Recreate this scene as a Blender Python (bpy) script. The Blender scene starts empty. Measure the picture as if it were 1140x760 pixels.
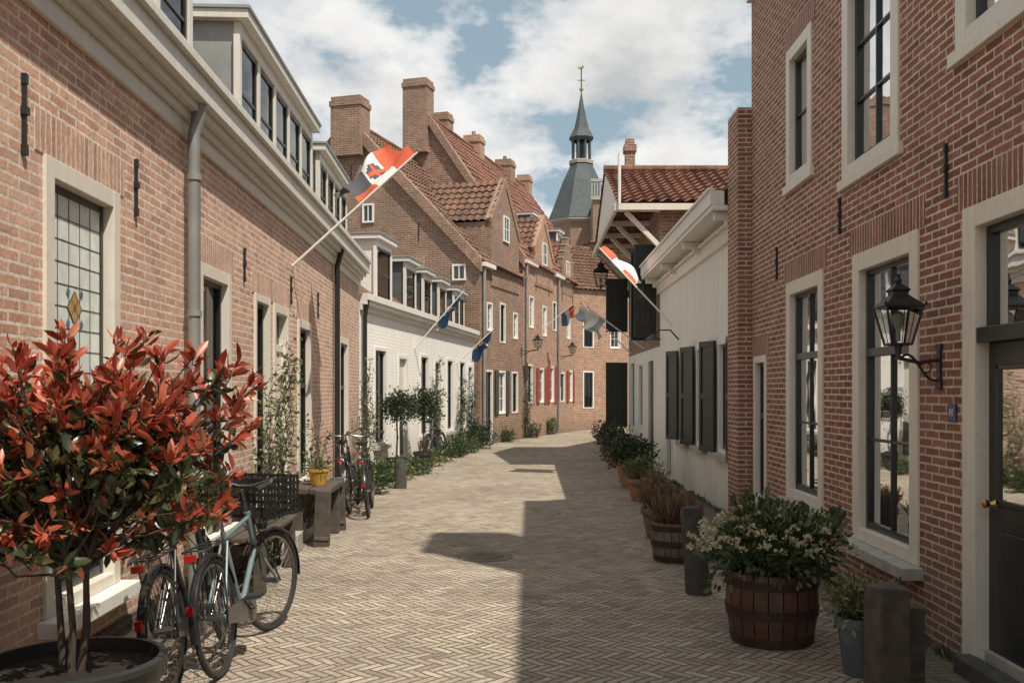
import bpy, math, random
import numpy as np
from mathutils import Vector, Matrix
random.seed(7); rng=np.random.default_rng(7)
scene=bpy.context.scene
col=scene.collection

# ---------------------------------------------------------------- materials
def newmat(name):
    m=bpy.data.materials.new(name); m.use_nodes=True
    nt=m.node_tree; b=nt.nodes['Principled BSDF']
    return m,nt,b
def setin(nt,sock,val):
    if isinstance(val,bpy.types.NodeSocket): nt.links.new(val,sock)
    else: sock.default_value=val
def M(nt,op,a,b=None,c=None):
    n=nt.nodes.new('ShaderNodeMath'); n.operation=op
    setin(nt,n.inputs[0],a)
    if b is not None: setin(nt,n.inputs[1],b)
    if c is not None: setin(nt,n.inputs[2],c)
    return n.outputs[0]
def c4(c): return (c[0],c[1],c[2],1.0)
def mixc(nt,f,a,b,mode='MIX'):
    n=nt.nodes.new('ShaderNodeMix'); n.data_type='RGBA'; n.blend_type=mode
    setin(nt,n.inputs[0],f)
    setin(nt,n.inputs[6],a if not isinstance(a,tuple) else c4(a))
    setin(nt,n.inputs[7],b if not isinstance(b,tuple) else c4(b))
    return n.outputs[2]
def noise(nt,vec,scale,detail=4,rough=.55):
    n=nt.nodes.new('ShaderNodeTexNoise'); n.inputs['Scale'].default_value=scale
    n.inputs['Detail'].default_value=detail; n.inputs['Roughness'].default_value=rough
    if vec is not None: nt.links.new(vec,n.inputs['Vector'])
    return n.outputs['Fac']
def ramp(nt,f,stops):
    n=nt.nodes.new('ShaderNodeValToRGB'); nt.links.new(f,n.inputs[0])
    e=n.color_ramp.elements
    e[0].position=stops[0][0]; e[0].color=c4(stops[0][1])
    e[1].position=stops[-1][0]; e[1].color=c4(stops[-1][1])
    for p,c in stops[1:-1]:
        x=e.new(p); x.color=c4(c)
    return n.outputs[0]
def bump(nt,b,h,strength=.5,dist=.01):
    n=nt.nodes.new('ShaderNodeBump'); n.inputs['Strength'].default_value=strength
    n.inputs['Distance'].default_value=dist
    nt.links.new(h,n.inputs['Height']); nt.links.new(n.outputs[0],b.inputs['Normal'])
def objco(nt):
    return nt.nodes.new('ShaderNodeTexCoord').outputs['Object']
def uvco(nt):
    return nt.nodes.new('ShaderNodeTexCoord').outputs['UV']

def plain(name,c1,c2=None,scale=6,rough=.6,bs=.2,metal=0,spec=None,bd=.004,coat=0):
    m,nt,b=newmat(name)
    if c2 is None: c2=tuple(x*.75 for x in c1)
    co=objco(nt); f=noise(nt,co,scale,5)
    cc=ramp(nt,f,[(.3,c1),(.7,c2)])
    nt.links.new(cc,b.inputs['Base Color'])
    b.inputs['Roughness'].default_value=rough; b.inputs['Metallic'].default_value=metal
    if spec is not None: b.inputs['Specular IOR Level'].default_value=spec
    if coat: b.inputs['Coat Weight'].default_value=coat
    if bs: bump(nt,b,noise(nt,co,scale*8,3),bs,bd)
    return m

def weathered_paint(name,c1,c2,rough=.45):
    m,nt,b=newmat(name); co=objco(nt)
    mp=nt.nodes.new('ShaderNodeMapping'); nt.links.new(co,mp.inputs[0]); mp.inputs['Scale'].default_value=(9,9,1.2)
    n1=noise(nt,mp.outputs[0],1.6,6,.7); n2=noise(nt,co,14,5,.7)
    c=ramp(nt,n1,[(.35,c1),(.7,c2)])
    c=mixc(nt,M(nt,'MULTIPLY',ramp(nt,n2,[(.58,(0,0,0)),(.74,(1,1,1))]),.45),c,tuple(x*.5 for x in c1))
    nt.links.new(c,b.inputs['Base Color']); b.inputs['Roughness'].default_value=rough
    bump(nt,b,n2,.25,.004); return m

def brickmat(name,ca,cb,mort,bw=.21,rh=.058,ms=.009,soldier=False,dirt=.35,tint=(.35,.3,.25),dark=.28,cdark=None):
    m,nt,b=newmat(name)
    if soldier: bw=60
    uv=uvco(nt)
    mp=nt.nodes.new('ShaderNodeMapping'); nt.links.new(uv,mp.inputs[0])
    if soldier: mp.inputs['Rotation'].default_value=(0,0,math.pi/2); mp.inputs['Location'].default_value=(7.3,0,0)
    nz=nt.nodes.new('ShaderNodeTexNoise'); nz.inputs['Scale'].default_value=11; nz.inputs['Detail'].default_value=3
    nt.links.new(uv,nz.inputs['Vector'])
    sub=nt.nodes.new('ShaderNodeVectorMath'); sub.operation='MULTIPLY_ADD'
    nt.links.new(nz.outputs['Color'],sub.inputs[0]); sub.inputs[1].default_value=(.014,.010,0)
    nt.links.new(mp.outputs[0],sub.inputs[2])
    def bt(c1,c2,mo,bias):
        t=nt.nodes.new('ShaderNodeTexBrick'); nt.links.new(sub.outputs[0],t.inputs['Vector'])
        t.inputs['Scale'].default_value=1; t.inputs['Brick Width'].default_value=bw
        t.inputs['Row Height'].default_value=rh; t.inputs['Mortar Size'].default_value=ms
        t.inputs['Mortar Smooth'].default_value=.15; t.inputs['Bias'].default_value=bias
        t.inputs['Color1'].default_value=c4(c1); t.inputs['Color2'].default_value=c4(c2)
        t.inputs['Mortar'].default_value=c4(mo); return t
    t=bt(ca,cb,mort,0)
    t2=bt((0,0,0),(1,1,1),(.3,.3,.3),0)
    co=objco(nt)
    n1=noise(nt,co,.9,6,.65); n2=noise(nt,co,38,4,.6); n3=noise(nt,co,4.5,5,.7)
    cd=cdark or tuple(x*.5 for x in cb)
    odd=ramp(nt,t2.outputs['Color'],[(0,(1,1,1)),(dark,(1,1,1)),(dark+.06,(0,0,0)),(1,(0,0,0))])
    notm=M(nt,'SUBTRACT',1.0,t.outputs['Fac'])
    c=mixc(nt,M(nt,'MULTIPLY',M(nt,'MULTIPLY',odd,notm),.6),t.outputs['Color'],cd)
    c=mixc(nt,1.0,c,ramp(nt,n2,[(.25,(.68,.66,.64)),(.75,(1.25,1.22,1.2))]),'MULTIPLY')
    c=mixc(nt,1.0,c,ramp(nt,n3,[(.3,(.80,.79,.79)),(.7,(1.16,1.16,1.16))]),'MULTIPLY')
    c=mixc(nt,M(nt,'MULTIPLY',ramp(nt,n1,[(.42,(0,0,0)),(.72,(1,1,1))]),dirt),c,tint)
    sx=nt.nodes.new('ShaderNodeSeparateXYZ'); nt.links.new(co,sx.inputs[0])
    gz=M(nt,'MULTIPLY',M(nt,'MAXIMUM',M(nt,'SUBTRACT',.75,sx.outputs[2]),0.0),n3)
    c=mixc(nt,M(nt,'MINIMUM',gz,.6),c,(.13,.12,.085))
    nt.links.new(c,b.inputs['Base Color']); b.inputs['Roughness'].default_value=.92
    b.inputs['Specular IOR Level'].default_value=.25
    h=M(nt,'ADD',M(nt,'MULTIPLY',t.outputs['Fac'],-1.0),M(nt,'MULTIPLY',n2,.5))
    bump(nt,b,h,.8,.007)
    return m

def tilemat(name,ca,cb):
    m,nt,b=newmat(name)
    uv=uvco(nt)
    t=nt.nodes.new('ShaderNodeTexBrick'); nt.links.new(uv,t.inputs['Vector'])
    t.offset=0
    t.inputs['Scale'].default_value=1; t.inputs['Brick Width'].default_value=.24
    t.inputs['Row Height'].default_value=.30; t.inputs['Mortar Size'].default_value=.012
    t.inputs['Color1'].default_value=c4(ca); t.inputs['Color2'].default_value=c4(cb)
    t.inputs['Mortar'].default_value=c4(tuple(x*.35 for x in ca))
    co=objco(nt)
    c=mixc(nt,1.0,t.outputs['Color'],ramp(nt,noise(nt,co,1.3,7,.75),[(.32,(.38,.37,.36)),(.5,(.85,.83,.8)),(.72,(1.35,1.3,1.2))]),'MULTIPLY')
    c=mixc(nt,1.0,c,ramp(nt,noise(nt,co,25,3,.7),[(.3,(.65,.65,.65)),(.7,(1.2,1.2,1.2))]),'MULTIPLY')
    c=mixc(nt,M(nt,'MULTIPLY',ramp(nt,noise(nt,co,5,5,.7),[(.55,(0,0,0)),(.7,(1,1,1))]),.5),c,(.11,.10,.065))
    nt.links.new(c,b.inputs['Base Color']); b.inputs['Roughness'].default_value=.85
    bump(nt,b,noise(nt,co,30,3),.3,.01)
    return m

def plastermat(name,c):
    m,nt,b=newmat(name); co=objco(nt)
    sx=nt.nodes.new('ShaderNodeSeparateXYZ'); nt.links.new(co,sx.inputs[0])
    n1=noise(nt,co,1.4,6,.7)
    mp=nt.nodes.new('ShaderNodeMapping'); nt.links.new(co,mp.inputs[0]); mp.inputs['Scale'].default_value=(5,5,.6)
    n2=noise(nt,mp.outputs[0],1.5,5,.7)
    g=M(nt,'MULTIPLY',M(nt,'SUBTRACT',1.0,M(nt,'MULTIPLY',sx.outputs[2],1.1)),.8)
    g=M(nt,'MAXIMUM',g,0.0)
    g=M(nt,'MULTIPLY',g,n1)
    cc=mixc(nt,ramp(nt,n2,[(.45,(0,0,0)),(.85,(.55,.55,.55))]),c,tuple(x*.66 for x in c))
    cc=mixc(nt,M(nt,'MINIMUM',g,.8),cc,(.22,.2,.16))
    nt.links.new(cc,b.inputs['Base Color']); b.inputs['Roughness'].default_value=.85
    uv=uvco(nt); t=nt.nodes.new('ShaderNodeTexBrick'); nt.links.new(uv,t.inputs['Vector'])
    t.inputs['Scale'].default_value=1;t.inputs['Brick Width'].default_value=.22;t.inputs['Row Height'].default_value=.065
    t.inputs['Mortar Size'].default_value=.008;t.inputs['Mortar Smooth'].default_value=.6
    h=M(nt,'ADD',M(nt,'MULTIPLY',t.outputs['Fac'],-.45),noise(nt,co,20,4))
    bump(nt,b,h,.6,.008)
    return m

def paver(name,ang,w,cols,mort):
    m,nt,b=newmat(name); co=objco(nt)
    nz=nt.nodes.new('ShaderNodeTexNoise'); nz.inputs['Scale'].default_value=1.7; nz.inputs['Detail'].default_value=4
    nt.links.new(co,nz.inputs['Vector'])
    ad=nt.nodes.new('ShaderNodeVectorMath'); ad.operation='MULTIPLY_ADD'
    nt.links.new(nz.outputs['Color'],ad.inputs[0]); ad.inputs[1].default_value=(.11,.11,0); nt.links.new(co,ad.inputs[2])
    mp=nt.nodes.new('ShaderNodeMapping'); nt.links.new(ad.outputs[0],mp.inputs[0])
    mp.inputs['Rotation'].default_value=(0,0,ang); mp.inputs['Scale'].default_value=(1/w,1/w,1)
    s=nt.nodes.new('ShaderNodeSeparateXYZ'); nt.links.new(mp.outputs[0],s.inputs[0])
    p,q=s.outputs[0],s.outputs[1]
    i=M(nt,'FLOOR',p); j=M(nt,'FLOOR',q); fx=M(nt,'SUBTRACT',p,i); fy=M(nt,'SUBTRACT',q,j)
    k=M(nt,'ROUND',M(nt,'FLOORED_MODULO',M(nt,'SUBTRACT',i,j),6.0))
    H=M(nt,'LESS_THAN',k,2.5); V=M(nt,'SUBTRACT',1.0,H)
    dL=M(nt,'ADD',fx,M(nt,'MULTIPLY',M(nt,'MULTIPLY',H,M(nt,'GREATER_THAN',k,.5)),10.))
    dR=M(nt,'ADD',M(nt,'SUBTRACT',1.0,fx),M(nt,'MULTIPLY',M(nt,'MULTIPLY',H,M(nt,'LESS_THAN',k,1.5)),10.))
    dT=M(nt,'ADD',M(nt,'SUBTRACT',1.0,fy),M(nt,'MULTIPLY',M(nt,'MULTIPLY',V,M(nt,'GREATER_THAN',k,3.5)),10.))
    dB=M(nt,'ADD',fy,M(nt,'MULTIPLY',M(nt,'MULTIPLY',V,M(nt,'LESS_THAN',k,4.5)),10.))
    d=M(nt,'MINIMUM',M(nt,'MINIMUM',dL,dR),M(nt,'MINIMUM',dT,dB))
    n2=noise(nt,co,45,4,.65)
    d=M(nt,'ADD',d,M(nt,'MULTIPLY',M(nt,'SUBTRACT',n2,.5),.12))
    ms=nt.nodes.new('ShaderNodeMapRange'); ms.interpolation_type='SMOOTHSTEP'
    nt.links.new(d,ms.inputs[0]); ms.inputs[1].default_value=.03; ms.inputs[2].default_value=.16
    fac=ms.outputs[0]
    ix=M(nt,'SUBTRACT',i,M(nt,'MULTIPLY',k,H)); jy=M(nt,'ADD',j,M(nt,'MULTIPLY',M(nt,'SUBTRACT',k,3.0),V))
    cb=nt.nodes.new('ShaderNodeCombineXYZ'); nt.links.new(ix,cb.inputs[0]); nt.links.new(jy,cb.inputs[1])
    wn=nt.nodes.new('ShaderNodeTexWhiteNoise'); wn.noise_dimensions='2D'; nt.links.new(cb.outputs[0],wn.inputs['Vector'])
    c=ramp(nt,wn.outputs['Value'],[(0,cols[0]),(.25,cols[1]),(.55,cols[2]),(.8,cols[3]),(1,cols[4])])
    n1=noise(nt,co,.55,7,.7); n4=noise(nt,co,3.1,5,.7)
    c=mixc(nt,1.0,c,ramp(nt,n1,[(.3,(.70,.69,.67)),(.5,(.98,.97,.95)),(.7,(1.2,1.19,1.16))]),'MULTIPLY')
    c=mixc(nt,1.0,c,ramp(nt,n4,[(.3,(.80,.79,.78)),(.7,(1.15,1.15,1.15))]),'MULTIPLY')
    c=mixc(nt,1.0,c,ramp(nt,n2,[(.25,(.70,.70,.70)),(.75,(1.25,1.25,1.25))]),'MULTIPLY')
    mo=mixc(nt,ramp(nt,noise(nt,co,1.1,4),[(.48,(0,0,0)),(.66,(1,1,1))]),mort,(.075,.08,.045))
    c=mixc(nt,fac,mo,c)
    nt.links.new(c,b.inputs['Base Color']); b.inputs['Roughness'].default_value=.8
    b.inputs['Specular IOR Level'].default_value=.35
    ht=M(nt,'ADD',M(nt,'ADD',fac,M(nt,'MULTIPLY',n2,.4)),M(nt,'MULTIPLY',wn.outputs['Value'],.45))
    bump(nt,b,ht,.9,.011)
    return m

def leafmat(name,stops,rough=.45,trans=.25):
    m,nt,b=newmat(name)
    g=nt.nodes.new('ShaderNodeNewGeometry')
    c=ramp(nt,g.outputs['Random Per Island'],stops)
    nt.links.new(c,b.inputs['Base Color']); b.inputs['Roughness'].default_value=rough
    tr=nt.nodes.new('ShaderNodeBsdfTranslucent'); nt.links.new(c,tr.inputs[0])
    mx=nt.nodes.new('ShaderNodeMixShader'); mx.inputs[0].default_value=trans
    out=nt.nodes['Material Output']
    nt.links.new(b.outputs[0],mx.inputs[1]); nt.links.new(tr.outputs[0],mx.inputs[2]); nt.links.new(mx.outputs[0],out.inputs[0])
    return m

def glassmat(name,ior=1.75,tint=(.88,.91,.90)):
    m=bpy.data.materials.new(name); m.use_nodes=True; nt=m.node_tree; nt.nodes.clear()
    out=nt.nodes.new('ShaderNodeOutputMaterial'); mx=nt.nodes.new('ShaderNodeMixShader')
    fr=nt.nodes.new('ShaderNodeFresnel'); fr.inputs[0].default_value=ior
    co=objco(nt); bp=nt.nodes.new('ShaderNodeBump'); bp.inputs['Strength'].default_value=.10; bp.inputs['Distance'].default_value=.02
    nt.links.new(noise(nt,co,2.0,2),bp.inputs['Height'])
    gl=nt.nodes.new('ShaderNodeBsdfGlossy'); gl.inputs['Roughness'].default_value=.02; nt.links.new(bp.outputs[0],gl.inputs['Normal'])
    tp=nt.nodes.new('ShaderNodeBsdfTransparent'); tp.inputs[0].default_value=c4(tint)
    nt.links.new(fr.outputs[0],mx.inputs[0]); nt.links.new(tp.outputs[0],mx.inputs[1]); nt.links.new(gl.outputs[0],mx.inputs[2])
    nt.links.new(mx.outputs[0],out.inputs[0]); return m

B_L=brickmat('brick_salmon',(.70,.45,.34),(.56,.32,.23),(.72,.65,.56),ms=.009,dirt=.4,tint=(.60,.45,.35),dark=.14,cdark=(.36,.20,.15))
B_LS=brickmat('brick_salmon_soldier',(.68,.43,.32),(.56,.33,.24),(.72,.65,.56),ms=.008,soldier=True,dark=.1)
B_R=brickmat('brick_red',(.40,.185,.125),(.28,.12,.083),(.64,.58,.50),bw=.205,rh=.056,ms=.008,dirt=.35,tint=(.30,.175,.125),dark=.25)
B_RS=brickmat('brick_red_soldier',(.38,.175,.12),(.28,.12,.085),(.62,.56,.48),ms=.007,soldier=True)
B_A=brickmat('brick_medieval',(.40,.225,.155),(.27,.15,.105),(.42,.36,.29),rh=.07,bw=.24,ms=.011,dirt=.7,tint=(.20,.155,.12),dark=.3)
B_B=brickmat('brick_medieval_orange',(.54,.29,.19),(.38,.195,.13),(.50,.44,.35),rh=.07,bw=.24,ms=.011,dirt=.55,tint=(.31,.225,.165),dark=.22)
B_PL=brickmat('brick_plinth',(.13,.095,.08),(.09,.07,.06),(.17,.15,.12),ms=.008,dirt=.2,tint=(.1,.1,.08))
TILE=tilemat('roof_tile_red',(.31,.145,.095),(.20,.092,.066))
TILE2=tilemat('roof_tile_brown',(.24,.13,.088),(.16,.09,.064))
SLATE=plain('slate',(.075,.095,.10),(.045,.058,.062),scale=3,rough=.6,bs=.6,bd=.05)
PLAST=plastermat('plaster_white',(.90,.87,.81))
PLAST2=plastermat('plaster_offwhite',(.85,.82,.75))
CREAM=weathered_paint('paint_cream',(.75,.70,.60),(.66,.61,.52))
WHITE=weathered_paint('paint_white',(.82,.80,.75),(.74,.72,.66))
GREYP=weathered_paint('paint_greygreen',(.70,.68,.61),(.60,.58,.51))
DARK=plain('paint_darkgreen',(.022,.026,.024),(.014,.018,.016),4,.32,.1)
BLACK=plain('iron_black',(.016,.016,.017),(.025,.024,.023),20,.45,.3)
LEAD=plain('lead_zinc',(.34,.35,.34),(.25,.26,.25),3,.55,.2,metal=.3)
DGREY=plain('painted_darkgrey',(.11,.12,.125),(.07,.077,.08),3,.45,.1)
STONE=plain('stone_sill',(.46,.44,.39),(.31,.295,.26),9,.8,.4)
POSTST=plain('stone_bollard_mat',(.10,.095,.08),(.045,.045,.038),12,.9,.9,bd=.012)
KERBM=plain('kerb_brick',(.24,.20,.16),(.14,.12,.10),7,.9,.8,bd=.01)
WOODW=plain('wood_weathered',(.105,.085,.065),(.05,.042,.033),12,.85,.6,bd=.006)
BARREL=plain('barrel_oak',(.13,.055,.035),(.06,.032,.022),10,.5,.5)
BARREL2=plain('barrel_grey_oak',(.20,.165,.12),(.10,.085,.065),12,.85,.6)
HOOP=plain('hoop_iron',(.05,.042,.04),(.09,.05,.035),15,.6,.3,metal=.6)
TERRA=plain('terracotta',(.42,.21,.11),(.30,.15,.085),8,.8,.3)
YELP=plain('yellow_pot_glaze',(.60,.34,.05),(.5,.27,.05),6,.5,.1)
BLUEM=plain('zinc_blue_pot',(.16,.19,.22),(.10,.12,.14),8,.45,.2,metal=.3)
TUBM=plain('tub_black',(.03,.032,.032),(.022,.024,.024),8,.5,.2)
SOIL=plain('soil',(.05,.035,.025),(.025,.018,.012),30,.95,1,bd=.03)
BARK=plain('bark',(.10,.075,.055),(.05,.04,.03),30,.9,.8,bd=.008)
REDSH=plain('shutter_red',(.33,.055,.035),(.25,.04,.03),4,.5,.1)
GRNSH=plain('shutter_green',(.07,.085,.062),(.05,.06,.045),4,.45,.15)
CURT=plain('curtain_cloth',(.88,.85,.77),(.80,.77,.69),4,.9,0)
CURTG=plain('curtain_grey',(.45,.43,.38),(.34,.32,.28),4,.9,0)  # second curtain cloth, a darker grey
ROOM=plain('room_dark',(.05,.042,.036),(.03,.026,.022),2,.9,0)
GLASS=glassmat('window_glass')
LEADG=plain('leaded_glass',(.84,.88,.82),(.60,.65,.60),9,.4,0)
CAME=plain('lead_came',(.10,.10,.10),(.07,.07,.07),9,.5,0)
STBLUE=plain('stained_blue',(.16,.22,.30),(.10,.15,.22),10,.2,0)
STYEL=plain('stained_amber',(.55,.34,.12),(.42,.25,.09),10,.2,0)
STRED=plain('stained_brown',(.28,.12,.07),(.2,.09,.05),10,.2,0)
BRASS=plain('brass',(.6,.42,.15),(.5,.35,.12),10,.3,0,metal=1)
RUBBER=plain('rubber',(.02,.02,.02),(.03,.03,.03),20,.8,.2)
CHROME=plain('steel',(.32,.32,.32),(.22,.22,.22),20,.38,0,metal=1)
BIKET=plain('bike_paint_bluegrey',(.17,.24,.25),(.13,.19,.20),5,.35,0,coat=.3)
BIKEB=plain('bike_paint_black',(.015,.015,.017),(.02,.02,.02),5,.3,0,coat=.5)
REDREF=plain('red_reflector',(.45,.015,.01),(.35,.01,.01),10,.3,0)
F_RED=plain('flag_red',(.66,.13,.06),(.57,.095,.045),3,.8,0)
F_WHT=plain('flag_white',(.82,.80,.77),(.74,.72,.69),3,.8,0)
F_BLU=plain('flag_blue',(.06,.17,.36),(.05,.13,.3),3,.8,0)
F_LBL=plain('flag_pale_blue',(.40,.50,.58),(.34,.44,.52),3,.8,0)
F_BLK=plain('flag_grey',(.10,.10,.11),(.07,.07,.08),3,.8,0)
SIGNB=plain('enamel_blue',(.012,.03,.12),(.012,.025,.10),3,.2,0)
GOLD=plain('gilding',(.7,.5,.15),(.6,.4,.1),3,.3,0,metal=1)
LANTG=plain('lantern_glass_frosted',(.50,.50,.46),(.42,.42,.38),5,.15,0)
ROAD=paver('road_herringbone',math.radians(45),.060,[(.27,.22,.175),(.42,.365,.295),(.35,.295,.235),(.48,.425,.35),(.38,.29,.225)],(.145,.125,.10))
STRIP=brickmat('edge_pavers',(.29,.24,.195),(.20,.165,.135),(.10,.088,.07),bw=.2,rh=.065,ms=.008,dirt=.4,tint=(.14,.14,.09))
GRND=plain('ground_earth',(.20,.17,.13),(.13,.11,.085),3,.95,.5)

L_RED=leafmat('leaf_photinia_red',[(0,(.20,.035,.02)),(.3,(.38,.06,.035)),(.65,(.52,.115,.065)),(1,(.60,.24,.14))],.36,.25)
L_PGR=leafmat('leaf_photinia_green',[(0,(.022,.036,.016)),(.45,(.05,.07,.026)),(.75,(.11,.10,.04)),(1,(.28,.09,.045))],.34,.2)
L_GRN=leafmat('leaf_green',[(0,(.03,.055,.02)),(.5,(.065,.10,.037)),(1,(.14,.17,.075))],.5,.25)
L_DRK=leafmat('leaf_dark_green',[(0,(.018,.034,.016)),(.6,(.04,.062,.028)),(1,(.08,.105,.05))],.45,.2)
L_YEL=leafmat('leaf_yellowgreen',[(0,(.07,.09,.035)),(.6,(.15,.175,.07)),(1,(.32,.33,.15))],.5,.3)
L_BRN=leafmat('leaf_dry_brown',[(0,(.10,.06,.035)),(.5,(.19,.12,.07)),(1,(.32,.23,.14))],.8,.2)
L_BUD=leafmat('buds_cream',[(0,(.42,.40,.24)),(.5,(.60,.54,.36)),(1,(.72,.63,.46))],.7,.2)
L_FLR=leafmat('flower_mix',[(0,(.55,.1,.08)),(.4,(.6,.3,.1)),(.7,(.5,.45,.4)),(1,(.6,.15,.25))],.7,.2)

# ---------------------------------------------------------------- mesh builder
class MB:
    def __init__(s,name,parent=None,smooth=False,bevel=0,uv=True):
        s.name=name;s.parent=parent;s.v=[];s.f=[];s.m=[];s.mats=[];s.T=None;s.smooth=smooth;s.bevel=bevel;s.uv=uv
    def mi(s,mat):
        if mat not in s.mats: s.mats.append(mat)
        return s.mats.index(mat)
    def add(s,verts,faces,mat):
        o=len(s.v)
        for p in verts:
            p=Vector(p)
            if s.T is not None: p=s.T@p
            s.v.append(p)
        k=s.mi(mat)
        for f in faces: s.f.append([i+o for i in f]); s.m.append(k)
    def poly(s,pts,mat): s.add(pts,[list(range(len(pts)))],mat)
    def hexa(s,p,mat):
        s.add(p,[(0,3,2,1),(4,5,6,7),(0,1,5,4),(1,2,6,5),(2,3,7,6),(3,0,4,7)],mat)
    def fbox(s,fr,u0,u1,w0,w1,z0,z1,mat):
        P=fr.P
        s.hexa([P(u0,w0,z0),P(u1,w0,z0),P(u1,w1,z0),P(u0,w1,z0),P(u0,w0,z1),P(u1,w0,z1),P(u1,w1,z1),P(u0,w1,z1)],mat)
    def box(s,a,b,mat): s.fbox(WF,a[0],b[0],a[1],b[1],a[2],b[2],mat)
    def tube(s,pts,r,mat,n=8,closed=False,cap=True):
        pts=[Vector(p) for p in pts]; N=len(pts)
        rs=r if isinstance(r,(list,tuple)) else [r]*N
        vs=[];fs=[];prev=None
        for i in range(N):
            if closed: t=pts[(i+1)%N]-pts[i-1]
            else: t=pts[min(i+1,N-1)]-pts[max(i-1,0)]
            if t.length<1e-9: t=Vector((0,0,1))
            t.normalize()
            if prev is None:
                a=Vector((0,0,1)) if abs(t.z)<.9 else Vector((1,0,0))
                x=t.cross(a).normalized()
            else:
                x=prev-t*prev.dot(t)
                if x.length<1e-6: x=t.orthogonal()
                x.normalize()
            prev=x; y=t.cross(x)
            for k in range(n):
                an=2*math.pi*k/n
                vs.append(pts[i]+(x*math.cos(an)+y*math.sin(an))*rs[i])
        R=N if closed else N-1
        for i in range(R):
            for k in range(n):
                a=i*n+k; b_=i*n+(k+1)%n; c=((i+1)%N)*n+(k+1)%n; d=((i+1)%N)*n+k
                fs.append((a,b_,c,d))
        if not closed and cap:
            fs.append(tuple(range(n))[::-1]); fs.append(tuple((N-1)*n+k for k in range(n)))
        s.add(vs,fs,mat)
    def lathe(s,prof,c,mat,n=24,wob=0):
        vs=[];fs=[]
        for (r,z) in prof:
            for k in range(n):
                an=2*math.pi*k/n; rr=r*(1+wob*math.sin(k*2.7+z*9))
                vs.append((c[0]+rr*math.cos(an),c[1]+rr*math.sin(an),c[2]+z))
        for i in range(len(prof)-1):
            for k in range(n):
                fs.append((i*n+k,i*n+(k+1)%n,(i+1)*n+(k+1)%n,(i+1)*n+k))
        s.add(vs,fs,mat)
    def done(s):
        if not s.v: return None
        me=bpy.data.meshes.new(s.name); me.from_pydata([tuple(v) for v in s.v],[],s.f)
        for m in s.mats: me.materials.append(m)
        me.polygons.foreach_set('material_index',s.m)
        if s.smooth: me.polygons.foreach_set('use_smooth',[True]*len(s.f))
        me.update()
        if s.uv:
            uvl=me.uv_layers.new(name='UVMap').data
            Z=Vector((0,0,1))
            for p in me.polygons:
                n=p.normal
                if abs(n.z)>.97: t=Vector((1,0,0)); b=Vector((0,1,0))
                else:
                    t=Z.cross(n).normalized(); b=n.cross(t)
                for li in p.loop_indices:
                    co=me.vertices[me.loops[li].vertex_index].co
                    uvl[li].uv=(co.dot(t),co.dot(b))
        ob=bpy.data.objects.new(s.name,me); col.objects.link(ob)
        if s.bevel:
            md=ob.modifiers.new('bevel','BEVEL'); md.width=s.bevel; md.segments=2; md.limit_method='ANGLE'
        if s.smooth:
            md=ob.modifiers.new('es','EDGE_SPLIT'); md.split_angle=math.radians(40)
        if s.parent:
            ob.parent=s.parent; ob.matrix_parent_inverse=Matrix.Translation(-s.parent.location)
        return ob

class Fr:
    def __init__(s,ox,oy,dx,dy,side):
        l=math.hypot(dx,dy); s.o=Vector((ox,oy,0)); s.d=Vector((dx/l,dy/l,0))
        s.n=Vector((s.d.y,-s.d.x,0)) if side>0 else Vector((-s.d.y,s.d.x,0))
    def P(s,u,w,z): return s.o+s.d*u+s.n*w+Vector((0,0,z))
class _WF:
    def P(s,u,w,z): return Vector((u,w,z))
WF=_WF()

class Grp:
    def __init__(s,name,loc):
        s.e=bpy.data.objects.new(name,None); s.e.location=loc; s.e.empty_display_size=.3; col.objects.link(s.e); s.parts={}
    def p(s,name,**k):
        if name not in s.parts: s.parts[name]=MB(name,s.e,**k)
        return s.parts[name]
    def done(s):
        for x in s.parts.values(): x.done()
def single(name,**k): return MB(name,None,**k)

# leaves ---------------------------------------------------------
def leaf_obj(name,parent,pts,dirs,size,mat,aspect=.4,var=.35,simple=False,bend=.15):
    pts=np.asarray(pts,float); dirs=np.asarray(dirs,float); N=len(pts)
    dirs=dirs/np.maximum(np.linalg.norm(dirs,axis=1,keepdims=True),1e-6)
    r=rng.normal(size=(N,3)); side=np.cross(dirs,r); side/=np.maximum(np.linalg.norm(side,axis=1,keepdims=True),1e-6)
    nor=np.cross(side,dirs)
    s=size*(1+var*(rng.random((N,1))*2-1)); w=s*aspect*.5
    if simple:
        V=np.stack([pts,pts+dirs*s*.5+side*w+nor*s*.08,pts+dirs*s,pts+dirs*s*.5-side*w+nor*s*.08],1)
        F=[(0,1,2,3)]; nv=4
    else:
        b=bend
        V=np.stack([pts,
            pts+dirs*s*.28+side*w*.85+nor*s*.07, pts+dirs*s*.28, pts+dirs*s*.28-side*w*.85+nor*s*.07,
            pts+dirs*s*.68+side*w*.85+nor*s*(.05-b*.4), pts+dirs*s*.68-nor*s*b*.4, pts+dirs*s*.68-side*w*.85+nor*s*(.05-b*.4),
            pts+dirs*s-nor*s*b],1)
        F=[(0,1,2),(0,2,3),(1,4,5,2),(2,5,6,3),(4,7,5),(5,7,6)]; nv=8
    V=V.reshape(-1,3)
    faces=[]
    for i in range(N):
        o=i*nv
        for f in F: faces.append(tuple(o+k for k in f))
    me=bpy.data.meshes.new(name); me.from_pydata(V.tolist(),[],faces); me.materials.append(mat)
    me.polygons.foreach_set('use_smooth',[True]*len(faces)); me.update()
    ob=bpy.data.objects.new(name,me); col.objects.link(ob)
    if parent: ob.parent=parent; ob.matrix_parent_inverse=Matrix.Translation(-parent.location)
    return ob
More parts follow.
